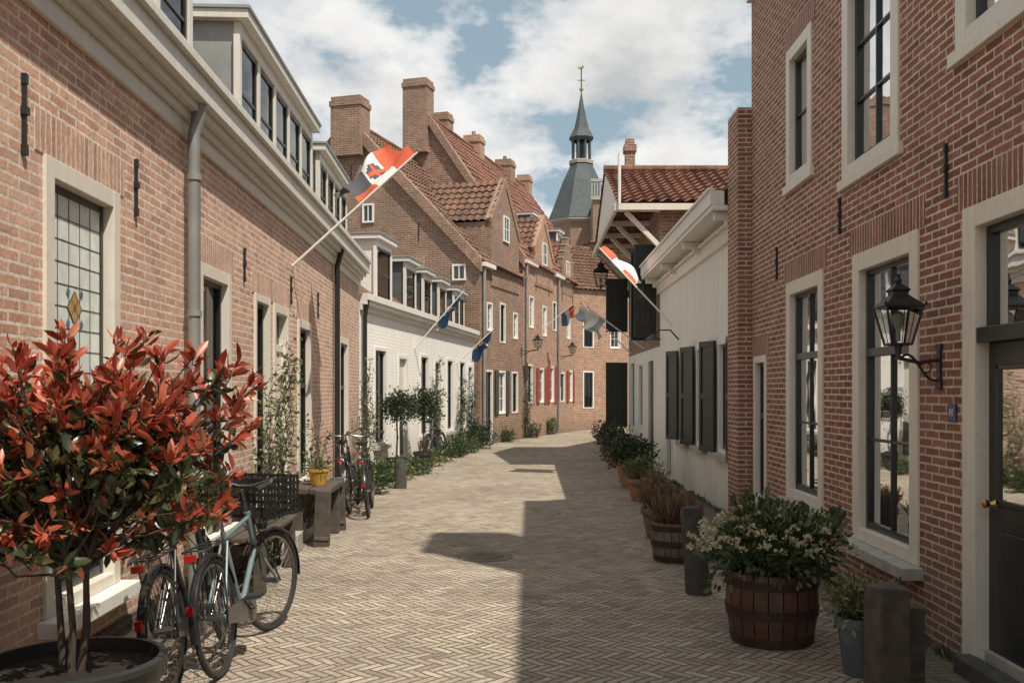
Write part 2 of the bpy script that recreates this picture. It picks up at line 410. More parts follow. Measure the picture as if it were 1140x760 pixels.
def clumps(c,rad,nc,per,cr,squash=1):
    c=np.array(c);rad=np.array(rad);P=[];D=[]
    for _ in range(nc):
        v=rng.normal(size=3); v/=np.linalg.norm(v); rr=rng.random()**.45*(.85+.35*rng.random())
        k=c+v*rad*rr
        q=rng.normal(size=(per,3))*cr*(.6+.8*rng.random())
        P.append(k+q); D.append(q/np.maximum(np.linalg.norm(q,axis=1,keepdims=True),1e-6)+v*.7+np.array([0,0,.35])+rng.normal(size=(per,3))*.3)
    return np.concatenate(P),np.concatenate(D)
def keep(P,D,mask): return P[mask],D[mask]

# ---------------------------------------------------------------- architecture helpers
def wall(mb,fr,u0,u1,z0,z1,ops,mat,depth=.14,w=0):
    us=sorted(set([u0,u1]+[x for o in ops for x in (o[0],o[1]) if u0<x<u1]))
    zs=sorted(set([z0,z1]+[x for o in ops for x in (o[2],o[3]) if z0<x<z1]))
    for a,b in zip(us[:-1],us[1:]):
        for c,d in zip(zs[:-1],zs[1:]):
            um=(a+b)/2; zm=(c+d)/2
            if any(o[0]<um<o[1] and o[2]<zm<o[3] for o in ops): continue
            mb.poly([fr.P(a,w,c),fr.P(b,w,c),fr.P(b,w,d),fr.P(a,w,d)],mat)
    for o in ops:
        a,b,c,d=o[:4]
        for q in ([(a,c),(a,d)],[(b,c),(b,d)],[(a,d),(b,d)],[(a,c),(b,c)]):
            (x0,y0),(x1,y1)=q
            mb.poly([fr.P(x0,w,y0),fr.P(x1,w,y1),fr.P(x1,w-depth,y1),fr.P(x0,w-depth,y0)],mat)

def curtain(mb,fr,u0,u1,z0,z1,w,mat,amp=.018,per=.09):
    n=max(6,int((u1-u0)/per*6)); vs=[];fs=[]
    for i in range(n+1):
        u=u0+(u1-u0)*i/n; ww=w+amp*math.sin(2*math.pi*(u/per)+math.sin(u*7))
        vs+= [fr.P(u,ww,z0),fr.P(u,ww,z1)]
    for i in range(n): fs.append((2*i,2*i+2,2*i+3,2*i+1))
    mb.add(vs,fs,mat)

def window(g,fr,u0,u1,z0,z1,frame=None,sash=None,cols=2,rows=2,trans=None,cur='sides',sill=None,lint=None,cw=.10,w=0,sillw=.09):
    frame=frame or CREAM; sash=sash or DARK
    F=g.p('window_frames',bevel=.004); G=g.p('window_glass'); C=g.p('curtains',smooth=True); R=g.p('rooms')
    a,b,c,d=u0,u1,z0,z1
    o=w+.018; i_=w-.10
    F.fbox(fr,a,a+cw,i_,o,c,d,frame); F.fbox(fr,b-cw,b,i_,o,c,d,frame)
    F.fbox(fr,a+cw,b-cw,i_,o-.002,d-cw,d,frame); F.fbox(fr,a+cw,b-cw,i_,o-.002,c,c+cw*.7,frame)
    a2,b2,c2,d2=a+cw,b-cw,c+cw*.7,d-cw
    s=.042; wi,wo=w-.095,w-.045
    F.fbox(fr,a2,a2+s,wi,wo,c2,d2,sash);F.fbox(fr,b2-s,b2,wi,wo,c2,d2,sash)
    F.fbox(fr,a2+s,b2-s,wi,wo-.002,c2,c2+s*1.3,sash);F.fbox(fr,a2+s,b2-s,wi,wo-.002,d2-s,d2,sash)
    segs=[(c2+s*1.3,d2-s)]
    if trans:
        zt=c2+(d2-c2)*trans
        F.fbox(fr,a2+s,b2-s,wi,wo+.012,zt-.032,zt+.032,sash)
        segs=[(c2+s*1.3,zt-.032),(zt+.032,d2-s)]
    for (q0,q1),rw in zip(segs,(rows if isinstance(rows,tuple) else (rows,)*len(segs))):
        for k in range(1,cols):
            um=a2+s+(b2-a2-2*s)*k/cols
            F.fbox(fr,um-.011,um+.011,wi+.012,wo-.006,q0,q1,sash)
        for k in range(1,rw):
            zm=q0+(q1-q0)*k/rw
            F.fbox(fr,a2+s,b2-s,wi+.012,wo-.009,zm-.011,zm+.011,sash)
        t1=random.uniform(-.005,.005);t2=random.uniform(-.005,.005)
        wg=w-.074
        G.poly([fr.P(a2+.01,wg,q0-.02),fr.P(b2-.01,wg+t1*.6,q0-.02),fr.P(b2-.01,wg+t1*.6+t2*.6,q1+.02),fr.P(a2+.01,wg+t2*.6,q1+.02)],GLASS)
    R.poly([fr.P(a,w-.75,c),fr.P(b,w-.75,c),fr.P(b,w-.75,d),fr.P(a,w-.75,d)],ROOM)
    for uu in (a,b): R.poly([fr.P(uu,w-.145,c),fr.P(uu,w-.75,c),fr.P(uu,w-.75,d),fr.P(uu,w-.145,d)],ROOM)
    for zz in (c,d): R.poly([fr.P(a,w-.145,zz),fr.P(b,w-.145,zz),fr.P(b,w-.75,zz),fr.P(a,w-.75,zz)],ROOM)
    W=b2-a2; wc=w-.135
    if cur=='sides':
        curtain(C,fr,a2,a2+W*random.uniform(.22,.36),c2,d2,wc,CURT); curtain(C,fr,b2-W*random.uniform(.22,.36),b2,c2,d2,wc,CURT)
    elif cur=='full': curtain(C,fr,a2,b2,c2,d2,wc,CURT,.02,.12)
    elif cur=='grey': curtain(C,fr,a2,b2,c2,d2,wc,CURTG,.02,.12)
    elif cur=='low':
        curtain(C,fr,a2,b2,c2,c2+(d2-c2)*.60,wc,CURT,.010,.08)
        curtain(C,fr,a2,a2+W*.2,c2+(d2-c2)*.6,d2,wc-.03,CURT); curtain(C,fr,b2-W*.22,b2,c2+(d2-c2)*.6,d2,wc-.03,CURT)
    elif cur=='blind':
        C.fbox(fr,a2,b2,wc-.01,wc,c2+(d2-c2)*.45,d2,CURT)
    if sill is not None:
        g.p('sills',bevel=.006).fbox(fr,a-.06,b+.06,w-.10,w+sillw,c-.085,c-.002,sill)
    if lint is not None:
        g.p('lintels').fbox(fr,a-.09,b+.09,w-.05,w+.006,d+.002,d+.215,lint)

def pantile(mb,o,U,V,lu,lv,mat,per=.24,row=.30):
    U=Vector(U).normalized();V=Vector(V).normalized();N=U.cross(V)
    if N.z<0: N=-N
    nu=max(2,int(lu/per*5)); nr=max(1,int(round(lv/row)))
    vs=[];fs=[]
    for r in range(nr):
        jit=random.uniform(-.006,.006)
        for e in (0,1):
            for i in range(nu+1):
                u=lu*i/nu
                h=.028*math.sin(2*math.pi*(u+jit)/per)+ (.045 if e==0 else .0)+.02*math.sin(u*1.3+r*.4)
                v=lv*(r+e)/nr
                vs.append(Vector(o)+U*u+V*v+N*h)
    for r in range(nr):
        b0=r*2*(nu+1)
        for i in range(nu):
            fs.append((b0+i,b0+i+1,b0+nu+1+i+1,b0+nu+1+i))
            if r>0:
                pb=b0-(nu+1)
                fs.append((pb+i,pb+i+1,b0+i+1,b0+i))
    mb.add(vs,fs,mat)

def chimney(g,fr,u,w,wu,ww,z0,z1,mat,pots=1):
    mb=g.p('chimney')
    mb.fbox(fr,u-wu/2,u+wu/2,w-ww/2,w+ww/2,z0,z1-.30,mat)
    mb.fbox(fr,u-wu/2-.035,u+wu/2+.035,w-ww/2-.035,w+ww/2+.035,z1-.30,z1-.14,mat)
    mb.fbox(fr,u-wu/2+.01,u+wu/2-.01,w-ww/2+.01,w+ww/2-.01,z1-.14,z1,mat)
    for k in range(pots):
        c=fr.P(u,w+(k-(pots-1)/2)*.32,z1-.01)
        mb.lathe([(.10,0),(.08,.18),(.09,.20),(.07,.2),(.07,.1)],c,B_A,10)

def rake(mb,fr,u,t,w0,z0,w1,z1,mat,h=.22):
    P=fr.P
    mb.hexa([P(u-t,w0,z0-.3),P(u+t,w0,z0-.3),P(u+t,w1,z1-.3),P(u-t,w1,z1-.3),P(u-t,w0,z0+h),P(u+t,w0,z0+h),P(u+t,w1,z1+h),P(u-t,w1,z1+h)],mat)

def house(g,fr,u0,u1,eave,rz,rw,wallm,roofm,ops,plinth=None,eav=.12,tiles=True):
    W=g.p('walls'); wall(W,fr,u0,u1,-.1,eave,ops,wallm)
    for u in (u0,u1):
        W.poly([fr.P(u,0,-.1),fr.P(u,0,eave),fr.P(u,rw,rz),fr.P(u,2*rw,eave),fr.P(u,2*rw,-.1)],wallm)
    W.poly([fr.P(u0,2*rw,-.1),fr.P(u1,2*rw,-.1),fr.P(u1,2*rw,eave),fr.P(u0,2*rw,eave)],wallm)
    Rf=g.p('roof')
    sl=(rz-eave)/(-rw)
    o=fr.P(u0,eav,eave-sl*eav+.06); V=fr.P(0,rw,rz)-fr.P(0,0,eave)
    lv=math.hypot(rw,rz-eave)*(1+eav/(-rw))
    if tiles: pantile(Rf,o,fr.d,V,u1-u0,lv,roofm)
    else: Rf.poly([o,o+fr.d*(u1-u0),fr.P(u1,rw,rz+.05),fr.P(u0,rw,rz+.05)],roofm)
    Rf.poly([fr.P(u0,rw,rz+.05),fr.P(u1,rw,rz+.05),fr.P(u1,2*rw,eave),fr.P(u0,2*rw,eave)],roofm)
    Rf.tube([fr.P(u0,rw,rz+.05),fr.P(u1,rw,rz+.05)],.11,roofm,8)

def cross_gable(g,fr,u0,u1,ze,zr,wback,wallm,roofm,z0,win=True,wf=.01,step=False):
    W=g.p('walls'); um=(u0+u1)/2
    W.poly([fr.P(u0,wf,z0),fr.P(u1,wf,z0),fr.P(u1,wf,ze),fr.P(um,wf,zr),fr.P(u0,wf,ze)],wallm)
    for u in (u0,u1): W.poly([fr.P(u,wf,z0),fr.P(u,wf,ze),fr.P(u,wback,ze),fr.P(u,wback,z0)],wallm)
    Rf=g.p('roof'); lv=math.hypot(um-u0,zr-ze)
    pantile(Rf,fr.P(u0-.05,wback,ze+.03),fr.n,fr.P(um,0,zr)-fr.P(u0,0,ze),wf-wback-.02,lv+.05,roofm)
    pantile(Rf,fr.P(u1+.05,wback,ze+.03),fr.n,fr.P(um,0,zr)-fr.P(u1,0,ze),wf-wback-.02,lv+.05,roofm)
    P=fr.P
    if step:
        n=4
        for ua in (u0,u1):
            for k in range(n):
                ka=ua+(um-ua)*k/n; kb=ua+(um-ua)*(k+1)/n; zz=ze+(zr-ze)*(k+1)/n+.12
                W.fbox(fr,min(ka,kb),max(ka,kb),wf-.2,wf+.03,ze-.2,zz,wallm)
                W.fbox(fr,min(ka,kb)-.02,max(ka,kb)+.02,wf-.22,wf+.05,zz,zz+.05,STONE)
    else:
        for ua in (u0,u1):
            W.hexa([P(ua,wf-.2,ze-.2),P(ua,wf+.03,ze-.2),P(um,wf+.03,zr-.2),P(um,wf-.2,zr-.2),P(ua,wf-.2,ze+.12),P(ua,wf+.03,ze+.12),P(um,wf+.03,zr+.12),P(um,wf-.2,zr+.12)],wallm)
    if win: swin(g,fr,um-.3,um+.3,ze-.45,ze+.4,w=wf)

def swin(g,fr,u0,u1,z0,z1,w=0,cols=2,rows=2,frame=None,back=False):
    frame=frame or WHITE
    F=g.p('window_frames',bevel=.004)
    t=.06
    F.fbox(fr,u0,u0+t,w,w+.05,z0,z1,frame);F.fbox(fr,u1-t,u1,w,w+.05,z0,z1,frame)
    F.fbox(fr,u0+t,u1-t,w,w+.048,z0,z0+t,frame);F.fbox(fr,u0+t,u1-t,w,w+.048,z1-t,z1,frame)
    for k in range(1,cols):
        um=u0+(u1-u0)*k/cols; F.fbox(fr,um-.015,um+.015,w+.012,w+.04,z0+t,z1-t,frame)
    for k in range(1,rows):
        zm=z0+(z1-z0)*k/rows; F.fbox(fr,u0+t,u1-t,w+.012,w+.036,zm-.015,zm+.015,frame)
    g.p('window_glass').poly([fr.P(u0,w+.025,z0),fr.P(u1,w+.025,z0),fr.P(u1,w+.025,z1),fr.P(u0,w+.025,z1)],GLASS)
    g.p('rooms').poly([fr.P(u0,w+.008,z0),fr.P(u1,w+.008,z0),fr.P(u1,w+.008,z1),fr.P(u0,w+.008,z1)],ROOM)

def dormer(g,fr,u0,u1,z0,z1,wf,depth,side,nw=3,frame=None,roof=None):
    frame=frame or GREYP; roof=roof or LEAD
    D=g.p('dormers',bevel=.004)
    D.fbox(fr,u0,u0+.07,wf-depth,wf-.005,z0,z1-.12,side); D.fbox(fr,u1-.07,u1,wf-depth,wf-.005,z0,z1-.12,side)
    D.fbox(fr,u0-.01,u1+.01,wf-.04,wf+.03,z0,z0+.12,frame)
    D.fbox(fr,u0-.01,u1+.01,wf-.04,wf+.03,z1-.26,z1-.12,frame)
    D.fbox(fr,u0-.10,u1+.10,wf-depth,wf+.12,z1-.12,z1-.03,frame)
    D.fbox(fr,u0-.12,u1+.12,wf-depth,wf+.14,z1-.03,z1+.005,roof)
    n=nw; W=(u1-u0)/n
    for k in range(n+1):
        uu=u0+W*k; D.fbox(fr,uu-.05,uu+.05,wf-.035,wf+.025,z0+.12,z1-.26,frame)
    for k in range(n):
        a=u0+W*k+.05;b=u0+W*(k+1)-.05;c=z0+.12;d=z1-.26
        t=.045
        for q in ((a,a+t,c,d),(b-t,b,c,d)): D.fbox(fr,q[0],q[1],wf-.03,wf+.008,q[2],q[3],DARK)
        D.fbox(fr,a+t,b-t,wf-.03,wf+.006,c,c+t,DARK);D.fbox(fr,a+t,b-t,wf-.03,wf+.006,d-t,d,DARK)
        D.fbox(fr,a+t,b-t,wf-.025,wf+.002,(c+d)/2-.015,(c+d)/2+.015,DARK)
        g.p('window_glass').poly([fr.P(a,wf-.012,c),fr.P(b,wf-.012,c),fr.P(b,wf-.012,d),fr.P(a,wf-.012,d)],GLASS)
        curtain(g.p('curtains',smooth=True),fr,a,a+(b-a)*random.choice((.3,.5,.25)),c,d,wf-.12,CURT)
    g.p('rooms').poly([fr.P(u0,wf-.5,z0),fr.P(u1,wf-.5,z0),fr.P(u1,wf-.5,z1),fr.P(u0,wf-.5,z1)],ROOM)

def anchor(g,fr,u,z0,z1,w=0):
    mb=g.p('wall_anchors')
    mb.fbox(fr,u-.009,u+.009,w,w+.02,z0,z1,BLACK)
    zm=z0+(z1-z0)*.55
    mb.fbox(fr,u-.02,u+.02,w,w+.028,zm-.02,zm+.02,BLACK)
    mb.fbox(fr,u-.016,u+.016,w,w+.024,z0-.02,z0+.03,BLACK); mb.fbox(fr,u-.014,u+.014,w,w+.024,z1-.03,z1+.02,BLACK)

# ================================================================ GROUND
g0=single('ground'); g0.poly([(-400,-60,-.02),(400,-60,-.02),(400,700,-.02),(-400,700,-.02)],GRND); g0.done()
r=single('road')
L=[(-2.0,-3),(-2.25,5),(-2.75,16.9),(-2.7,19),(-1.3,29),(-.2,33),(2.2,39.5),(6,43)]
Rr=[(2.25,-3),(2.25,5),(2.25,16.9),(2.25,19),(2.25,25),(2.6,28),(5,34),(9,38)]
for i in range(len(L)-1):
    r.poly([(L[i][0],L[i][1],0),(Rr[i][0],Rr[i][1],0),(Rr[i+1][0],Rr[i+1][1],0),(L[i+1][0],L[i+1][1],0)],ROAD)
r.done()
pv=single('pavement_edge')
def strip(A,Bp):
    for i in range(len(A)-1):
        pv.poly([(A[i][0],A[i][1],-.004),(Bp[i][0],Bp[i][1],-.004),(Bp[i+1][0],Bp[i+1][1],-.004),(A[i+1][0],A[i+1][1],-.004)],STRIP)
strip([(-3.5,-3),(-3.5,5),(-3.8,17),(-3.6,19),(-2.2,29),(-1.2,33),(1.2,40)],[(-1.9,-3),(-2.15,5),(-2.65,17),(-2.6,19),(-1.2,29),(-.1,33),(2.3,39)])
strip([(2.2,-3),(2.2,25),(2.5,28),(5,34),(9,38)],[(3.5,-3),(3.5,25),(3.8,28),(6.2,34),(10,38)])
pv.done()
kerb=single('kerb_line',bevel=.006)
LF=Fr(-2.2,0,-.052,1,1)
RF=Fr(2.62,0,0,1,-1)
u=1.0
while u<25:
    if u<17:
        j=random.uniform(-.008,.008); kerb.fbox(LF,u,u+.19,.27+j,.335+j,-.05,.006+random.uniform(0,.008),KERBM)
    j=random.uniform(-.008,.008); kerb.fbox(RF,u,u+.19,.33+j,.395+j,-.05,.006+random.uniform(0,.008),KERBM); u+=.2
kerb.done()
pcir=single('paver_circle',smooth=False)  # round circle of darker pavers set in the road, no iron cover
pcir.lathe([(0.0,.006),(.20,.006),(.21,.003),(.22,.006),(.28,.007),(.285,-.02)],(-.45,9.4,0),KERBM,32)
for k in range(-3,4):
    L2=math.sqrt(.19**2-(k*.055)**2)
    pcir.box((-.45-L2,9.4+k*.055-.02,.006),(-.45+L2,9.4+k*.055+.02,.010),KERBM)
pcir.done()

# ================================================================ LEFT BRICK HOUSE
g=Grp('brick_house',(-3,9,0)); fr=LF
ops=[(4.74,5.72,.5,2.84),(7.33,8.27,.5,2.66),(9.15,9.82,.6,2.60),(9.98,10.75,.02,2.58),(11.3,12.2,.5,2.52),(14.6,15.6,.5,2.5),(2.6,3.6,.5,2.84)]
W=g.p('walls'); wall(W,fr,-2.0,17.05,-.1,3.62,ops,B_L)
W.poly([fr.P(17.05,0,-.1),fr.P(17.05,-8,-.1),fr.P(17.05,-8,3.6),fr.P(17.05,-4,6.6),fr.P(17.05,0,3.6)],B_L)
W.poly([fr.P(-2,0,-.1),fr.P(-2,-8,-.1),fr.P(-2,-8,3.6),fr.P(-2,-4,6.6),fr.P(-2,0,3.6)],B_L)
R_=g.p('roof'); R_.poly([fr.P(-2,.0,3.9),fr.P(17.05,.0,3.9),fr.P(17.05,-4,6.7),fr.P(-2,-4,6.7)],TILE2); R_.poly([fr.P(-2,-8,3.9),fr.P(17.05,-8,3.9),fr.P(17.05,-4,6.7),fr.P(-2,-4,6.7)],TILE2)
C=g.p('cornice',bevel=.008)
for (w1,a,b) in ((.03,3.52,3.64),(.07,3.64,3.70),(.13,3.70,3.76),(.19,3.76,3.93),(.23,3.93,4.0)):
    C.fbox(fr,-2,17.06,-.05,w1,a,b,GREYP)
pl=g.p('plinth')
pl.fbox(fr,-2,9.94,-.02,.02,-.05,.26,B_PL); pl.fbox(fr,10.79,17.05,-.02,.02,-.05,.26,B_PL)
a,b,c,d=ops[0][:4]
window(g,fr,a,b,c,d,cols=1,rows=1,trans=.42,cur='full',sill=WHITE,lint=B_LS,sillw=.12)
zt=c+.07+(d-c-.17)*.42+.035
lg=g.p('leaded_window')
la,lb,lc,ld=a+.143,b-.143,zt,d-.143
lg.fbox(fr,la,lb,-.062,-.052,lc,ld,LEADG)
for k in range(1,5):
    uu=la+(lb-la)*k/5; lg.fbox(fr,uu-.0025,uu+.0025,-.052,-.049,lc,ld,CAME)
for k in range(1,10):
    zz=lc+(ld-lc)*k/10; lg.fbox(fr,la,lb,-.052,-.0493,zz-.0025,zz+.0025,CAME)
um=(la+lb)/2; zm=(lc+ld)/2
def dia(u_,z_,a_,b_,m,w=-.0475): lg.poly([fr.P(u_-a_,w,z_),fr.P(u_,w,z_-b_),fr.P(u_+a_,w,z_),fr.P(u_,w,z_+b_)],m)
dia(um,zm,.098,.098,CAME,-.0482)
for (du,dz_,m_) in ((.045,.0,STYEL),(-.045,.0,STYEL),(0,.045,STYEL),(0,-.045,STYEL)): dia(um+du,zm+dz_,.041,.041,m_)
dia(um,zm,.024,.024,STRED,-.0466)
for (du,dz_) in ((.085,.085),(-.085,.085),(.085,-.085),(-.085,-.085)): dia(um+du,zm+dz_,.026,.026,STBLUE,-.0466)
window(g,fr,*ops[1],cols=1,rows=1,trans=.62,cur='grey',sill=WHITE,lint=B_LS)
window(g,fr,*ops[2],cols=2,rows=1,trans=.6,cur='full',sill=WHITE,lint=B_LS,cw=.07)
window(g,fr,*ops[4],cols=2,rows=1,trans=.62,cur='sides',sill=WHITE,lint=B_LS)
window(g,fr,*ops[5],cols=2,rows=1,trans=.62,cur='sides',sill=WHITE,lint=B_LS)
window(g,fr,*ops[6],cols=1,rows=1,trans=.5,cur='full',sill=WHITE,lint=B_LS)
a,b,c,d=ops[3]; D=g.p('door',bevel=.004)
for q in ((a,a+.09,c,d),(b-.09,b,c,d)): D.fbox(fr,q[0],q[1],-.1,.02,q[2],q[3],CREAM)
D.fbox(fr,a+.09,b-.09,-.1,.018,d-.09,d,CREAM); D.fbox(fr,a+.09,b-.09,-.1,-.03,d-.5,d-.42,CREAM)
D.fbox(fr,a+.09,b-.09,-.1,-.05,c,d-.5,CREAM)
for (p0,p1) in ((.2,.85),(1.0,1.85)): D.fbox(fr,a+.2,b-.2,-.06,-.035,p0,p1,GREYP)
D.fbox(fr,a+.09,b-.09,-.1,-.08,d-.42,d-.09,DARK)
g.p('lintels').fbox(fr,a-.09,b+.09,-.05,.006,d+.002,d+.215,B_LS)
g.p('step',bevel=.01).fbox(fr,a-.1,b+.1,0,.28,-.02,.14,STONE)
for (u_,z0,z1) in ((4.53,2.80,3.15),(6.0,2.78,3.1),(7.12,2.70,2.98),(8.75,2.68,2.95),(10.9,2.67,2.95),(12.7,2.65,2.95),(3.9,2.75,3.15)):
    anchor(g,fr,u_,z0,z1)
dormer(g,fr,9.35,13.3,4.0,5.42,-.2,2.4,LEAD,5)
dormer(g,fr,13.95,16.75,4.0,5.3,-.2,2.4,LEAD,4)
dormer(g,fr,4.6,7.75,4.0,5.42,-.2,2.4,LEAD,4)
P_=g.p('downpipes',smooth=True)
P_.tube([fr.P(6.96,.14,3.85),fr.P(6.96,.12,3.66),fr.P(6.96,.085,3.55),fr.P(6.96,.085,.05)],.046,LEAD,12)
for z in (3.2,2.2,1.2,.4): P_.tube([fr.P(6.96,.085,z),fr.P(6.96,.085,z+.04)],.056,LEAD,12)
P_.tube([fr.P(14.0,.14,3.75),fr.P(14.0,.07,3.5),fr.P(14.0,.07,.05)],.04,BLACK,10)
g.done()

# ================================================================ LEFT WHITE HOUSE
WH=Fr(-3.09,17.1,1.41,10.9,1)
g=Grp('white_plastered_house',(-3,22,0)); fr=WH
ops=[(.9,1.75,.6,2.5),(2.6,3.35,.02,2.4),(4.5,5.3,.6,2.5),(5.9,6.6,.02,2.4),(7.3,8.1,.6,2.5),(8.9,9.7,.6,2.5),(10.1,10.8,.02,2.4)]
house(g,fr,0,11.1,3.3,5.6,-3.2,PLAST,TILE2,ops,tiles=False)
C=g.p('cornice',bevel=.005)
for (w1,a,b) in ((.05,3.12,3.22),(.14,3.22,3.30),(.18,3.30,3.42)): C.fbox(fr,-.0,11.1,-.05,w1,a,b,WHITE)
for k,o in enumerate(ops):
    if o[2]<.1:
        D=g.p('doors'); a,b,c,d=o
        D.fbox(fr,a,a+.07,-.1,.02,c,d,WHITE);D.fbox(fr,b-.07,b,-.1,.02,c,d,WHITE);D.fbox(fr,a+.07,b-.07,-.1,.018,d-.07,d,WHITE)
        D.fbox(fr,a+.07,b-.07,-.11,-.06,c,d-.07,(DGREY,GREYP,DARK)[k%3]); D.fbox(fr,a+.18,b-.18,-.06,-.045,.3,1.0,DGREY)
    else: window(g,fr,*o,frame=WHITE,cols=2,rows=2,cur='sides',sill=STONE,cw=.07)
for i,(a,b,zt) in enumerate([(2.0,3.1,4.85),(4.3,5.2,4.7),(6.0,6.8,4.65),(7.7,8.5,4.62),(9.6,11.0,4.6)]):
    dormer(g,fr,a,b,3.42,zt,-.3,2.4,WHITE if i==0 else DGREY,2 if i==4 else 1,frame=(WHITE if i==0 else GREYP))
g.p('downpipes',smooth=True).tube([fr.P(.1,.12,3.3),fr.P(.1,.07,3.0),fr.P(.1,.07,0.05)],.04,BLACK,8)
g.p('plinth').fbox(fr,0,2.55,-.01,.02,-.05,.22,DGREY)
g.done()

# ================================================================ MEDIEVAL HOUSES (left, far)
F2=Fr(-1.5,28.5,.277,.961,1); fr=F2
g=Grp('medieval_brick_house',(-3,31,0))
ops=[(.35,1.15,.02,2.3),(1.7,2.5,.9,2.3),(3.2,3.9,.9,2.3),(.6,1.15,3.5,4.4),(1.9,2.5,3.2,4.5),(3.35,3.9,3.4,4.3)]
house(g,fr,0,4.6,5.6,10.1,-4.35,B_A,TILE2,ops)
for i,o in enumerate(ops): window(g,fr,*o,frame=WHITE,cols=2,rows=3,cur=('sides' if i%2 else None),cw=.06,sash=(WHITE if i%2 else DARK))
W=g.p('walls')
rake(W,fr,.02,.17,.05,5.55,-4.35,10.15,B_A,.12); rake(W,fr,.02,.17,-8.75,5.55,-4.35,10.15,B_A,.12)
cross_gable(g,fr,1.0,4.0,6.95,8.5,-3.2,B_A,TILE2,4.9)
W.fbox(fr,1.0,4.0,-.05,.03,4.95,5.05,B_A)
GE=Fr(*(fr.P(0,0,0).xy),-fr.n.x,-fr.n.y,-1)
if GE.n.y>0: GE.n=-GE.n
chimney(g,fr,.05,-4.35,.7,1.02,9.0,10.85,B_A,0)
for (a,b,c,d) in ((.45,.9,5.0,5.5),(3.5,3.9,6.9,7.5)):
    swin(g,GE,a,b,c,d,w=.0,rows=1)
for (a,b,c,d) in ((1.8,2.5,4.6,5.8),(4.6,5.3,5.2,6.6)): W.fbox(GE,a,b,0,.02,c,d,B_B)
for (u_,z) in ((.5,4.1),(2.0,6.3),(4.3,8.2),(5.9,5.6)): anchor(g,GE,u_,z,z+.5)
P_=g.p('downpipes'); P_.tube([fr.P(.15,.08,5.4),fr.P(.15,.08,.1)],.05,LEAD,8)
C=g.p('shutters')
for (a,b) in ((1.35,1.68),(2.52,2.85)): C.fbox(fr,a,b,.02,.05,.9,2.3,DARK)
g.p('gutter').fbox(fr,0,1.0,0,.18,5.42,5.55,WHITE)
g.done()

g=Grp('medieval_brick_house',(-1,38,0))
ops=[]
for u_,h_ in ((5.0,2.6),(6.6,2.5),(8.1,2.6),(9.8,2.4),(11.2,2.5),(12.6,2.6),(14.2,2.6)): ops.append((u_,u_+.7,1.2,h_))
for u_,z_ in ((5.3,3.9),(7.1,3.7),(8.6,4.0),(10.9,3.8),(12.9,3.9),(15,3.9)): ops.append((u_,u_+.6,z_,z_+1.15))
house(g,fr,4.6,17.0,6.3,11.4,-3.5,B_B,TILE,ops)
W=g.p('walls')
rake(W,fr,4.62,.17,.05,6.25,-3.5,11.45,B_A,.12); rake(W,fr,4.62,.17,-7.05,6.25,-3.5,11.45,B_A,.12)
W.poly([fr.P(4.595,0,6.0),fr.P(4.595,0,6.3),fr.P(4.595,-3.5,11.4),fr.P(4.595,-7,6.3),fr.P(4.595,-7,6.0)],B_A)
for i,o in enumerate(ops): window(g,fr,*o,frame=WHITE,cols=2,rows=3,cur=(None,'sides','grey')[i%3],cw=.06,sash=(WHITE if i%3 else DARK))
S=g.p('shutters')
for u_,z1 in ((6.6,2.5),(8.1,2.6),(11.2,2.5)):
    S.fbox(fr,u_-.36,u_-.02,.02,.05,1.2,z1,REDSH); S.fbox(fr,u_+.72,u_+1.05,.02,.05,1.2,z1,REDSH)
cross_gable(g,fr,6.0,8.6,6.8,8.15,-2.6,B_B,TILE2,5.6)
cross_gable(g,fr,10.0,11.9,6.6,7.8,-2.4,B_A,TILE,5.6,step=True)
for u_ in (9.1,13.2):
    dormer(g,fr,u_-.4,u_+.4,7.6,8.7,-.9,1.6,DGREY,1,frame=WHITE)
chimney(g,fr,4.7,-4.0,.7,.92,10.2,12.85,B_A,0)
chimney(g,fr,7.5,-4.2,.6,.75,10.4,12.45,B_A,0)
chimney(g,fr,9.3,-3.5,.6,.72,10.9,12.0,B_B,1)
chimney(g,fr,13.5,-3.5,.7,.75,10.9,12.0,B_A,1)
chimney(g,fr,16.6,-3.5,.6,.6,10.9,12.0,B_B,0)
g.p('gutter').fbox(fr,4.6,6.0,0,.16,6.12,6.25,WHITE); g.p('gutter').fbox(fr,8.6,10.0,0,.16,6.12,6.25,WHITE)
P_=g.p('downpipes')
for u_ in (4.75,9.3): P_.tube([fr.P(u_,.08,6.1),fr.P(u_,.08,.1)],.05,LEAD,8)
for u_ in (6.2,8.0,10.1,11.9): anchor(g,fr,u_,5.3,5.9)
W.fbox(fr,6.0,8.6,0,.03,5.5,5.6,B_A)
g.done()

F3=Fr(1.85,40.1,.82,.57,1)
g=Grp('brick_town_house',(4,42,0)); fr=F3
ops=[(.5,1.1,.9,2.5),(1.9,2.6,.02,2.4),(.5,1.1,3.5,4.7),(2.0,2.6,3.5,4.7),(4.2,4.9,.9,2.5),(4.2,4.9,3.6,5.0),(6.0,6.7,3.6,5.0)]
house(g,fr,0,3.4,6.0,8.3,-3.2,B_B,TILE2,ops[:4])
house(g,fr,3.4,9,8.3,8.6,-3.2,B_A,TILE2,ops[4:])
for i,o in enumerate(ops): window(g,fr,*o,frame=WHITE,cols=2,rows=3,cur=('sides' if i%2 else None),cw=.06,sash=(WHITE if i%2 else DARK))
for a in ((4.2,4.9,6.0,7.0),): swin(g,fr,*a,w=.005)
g.done()

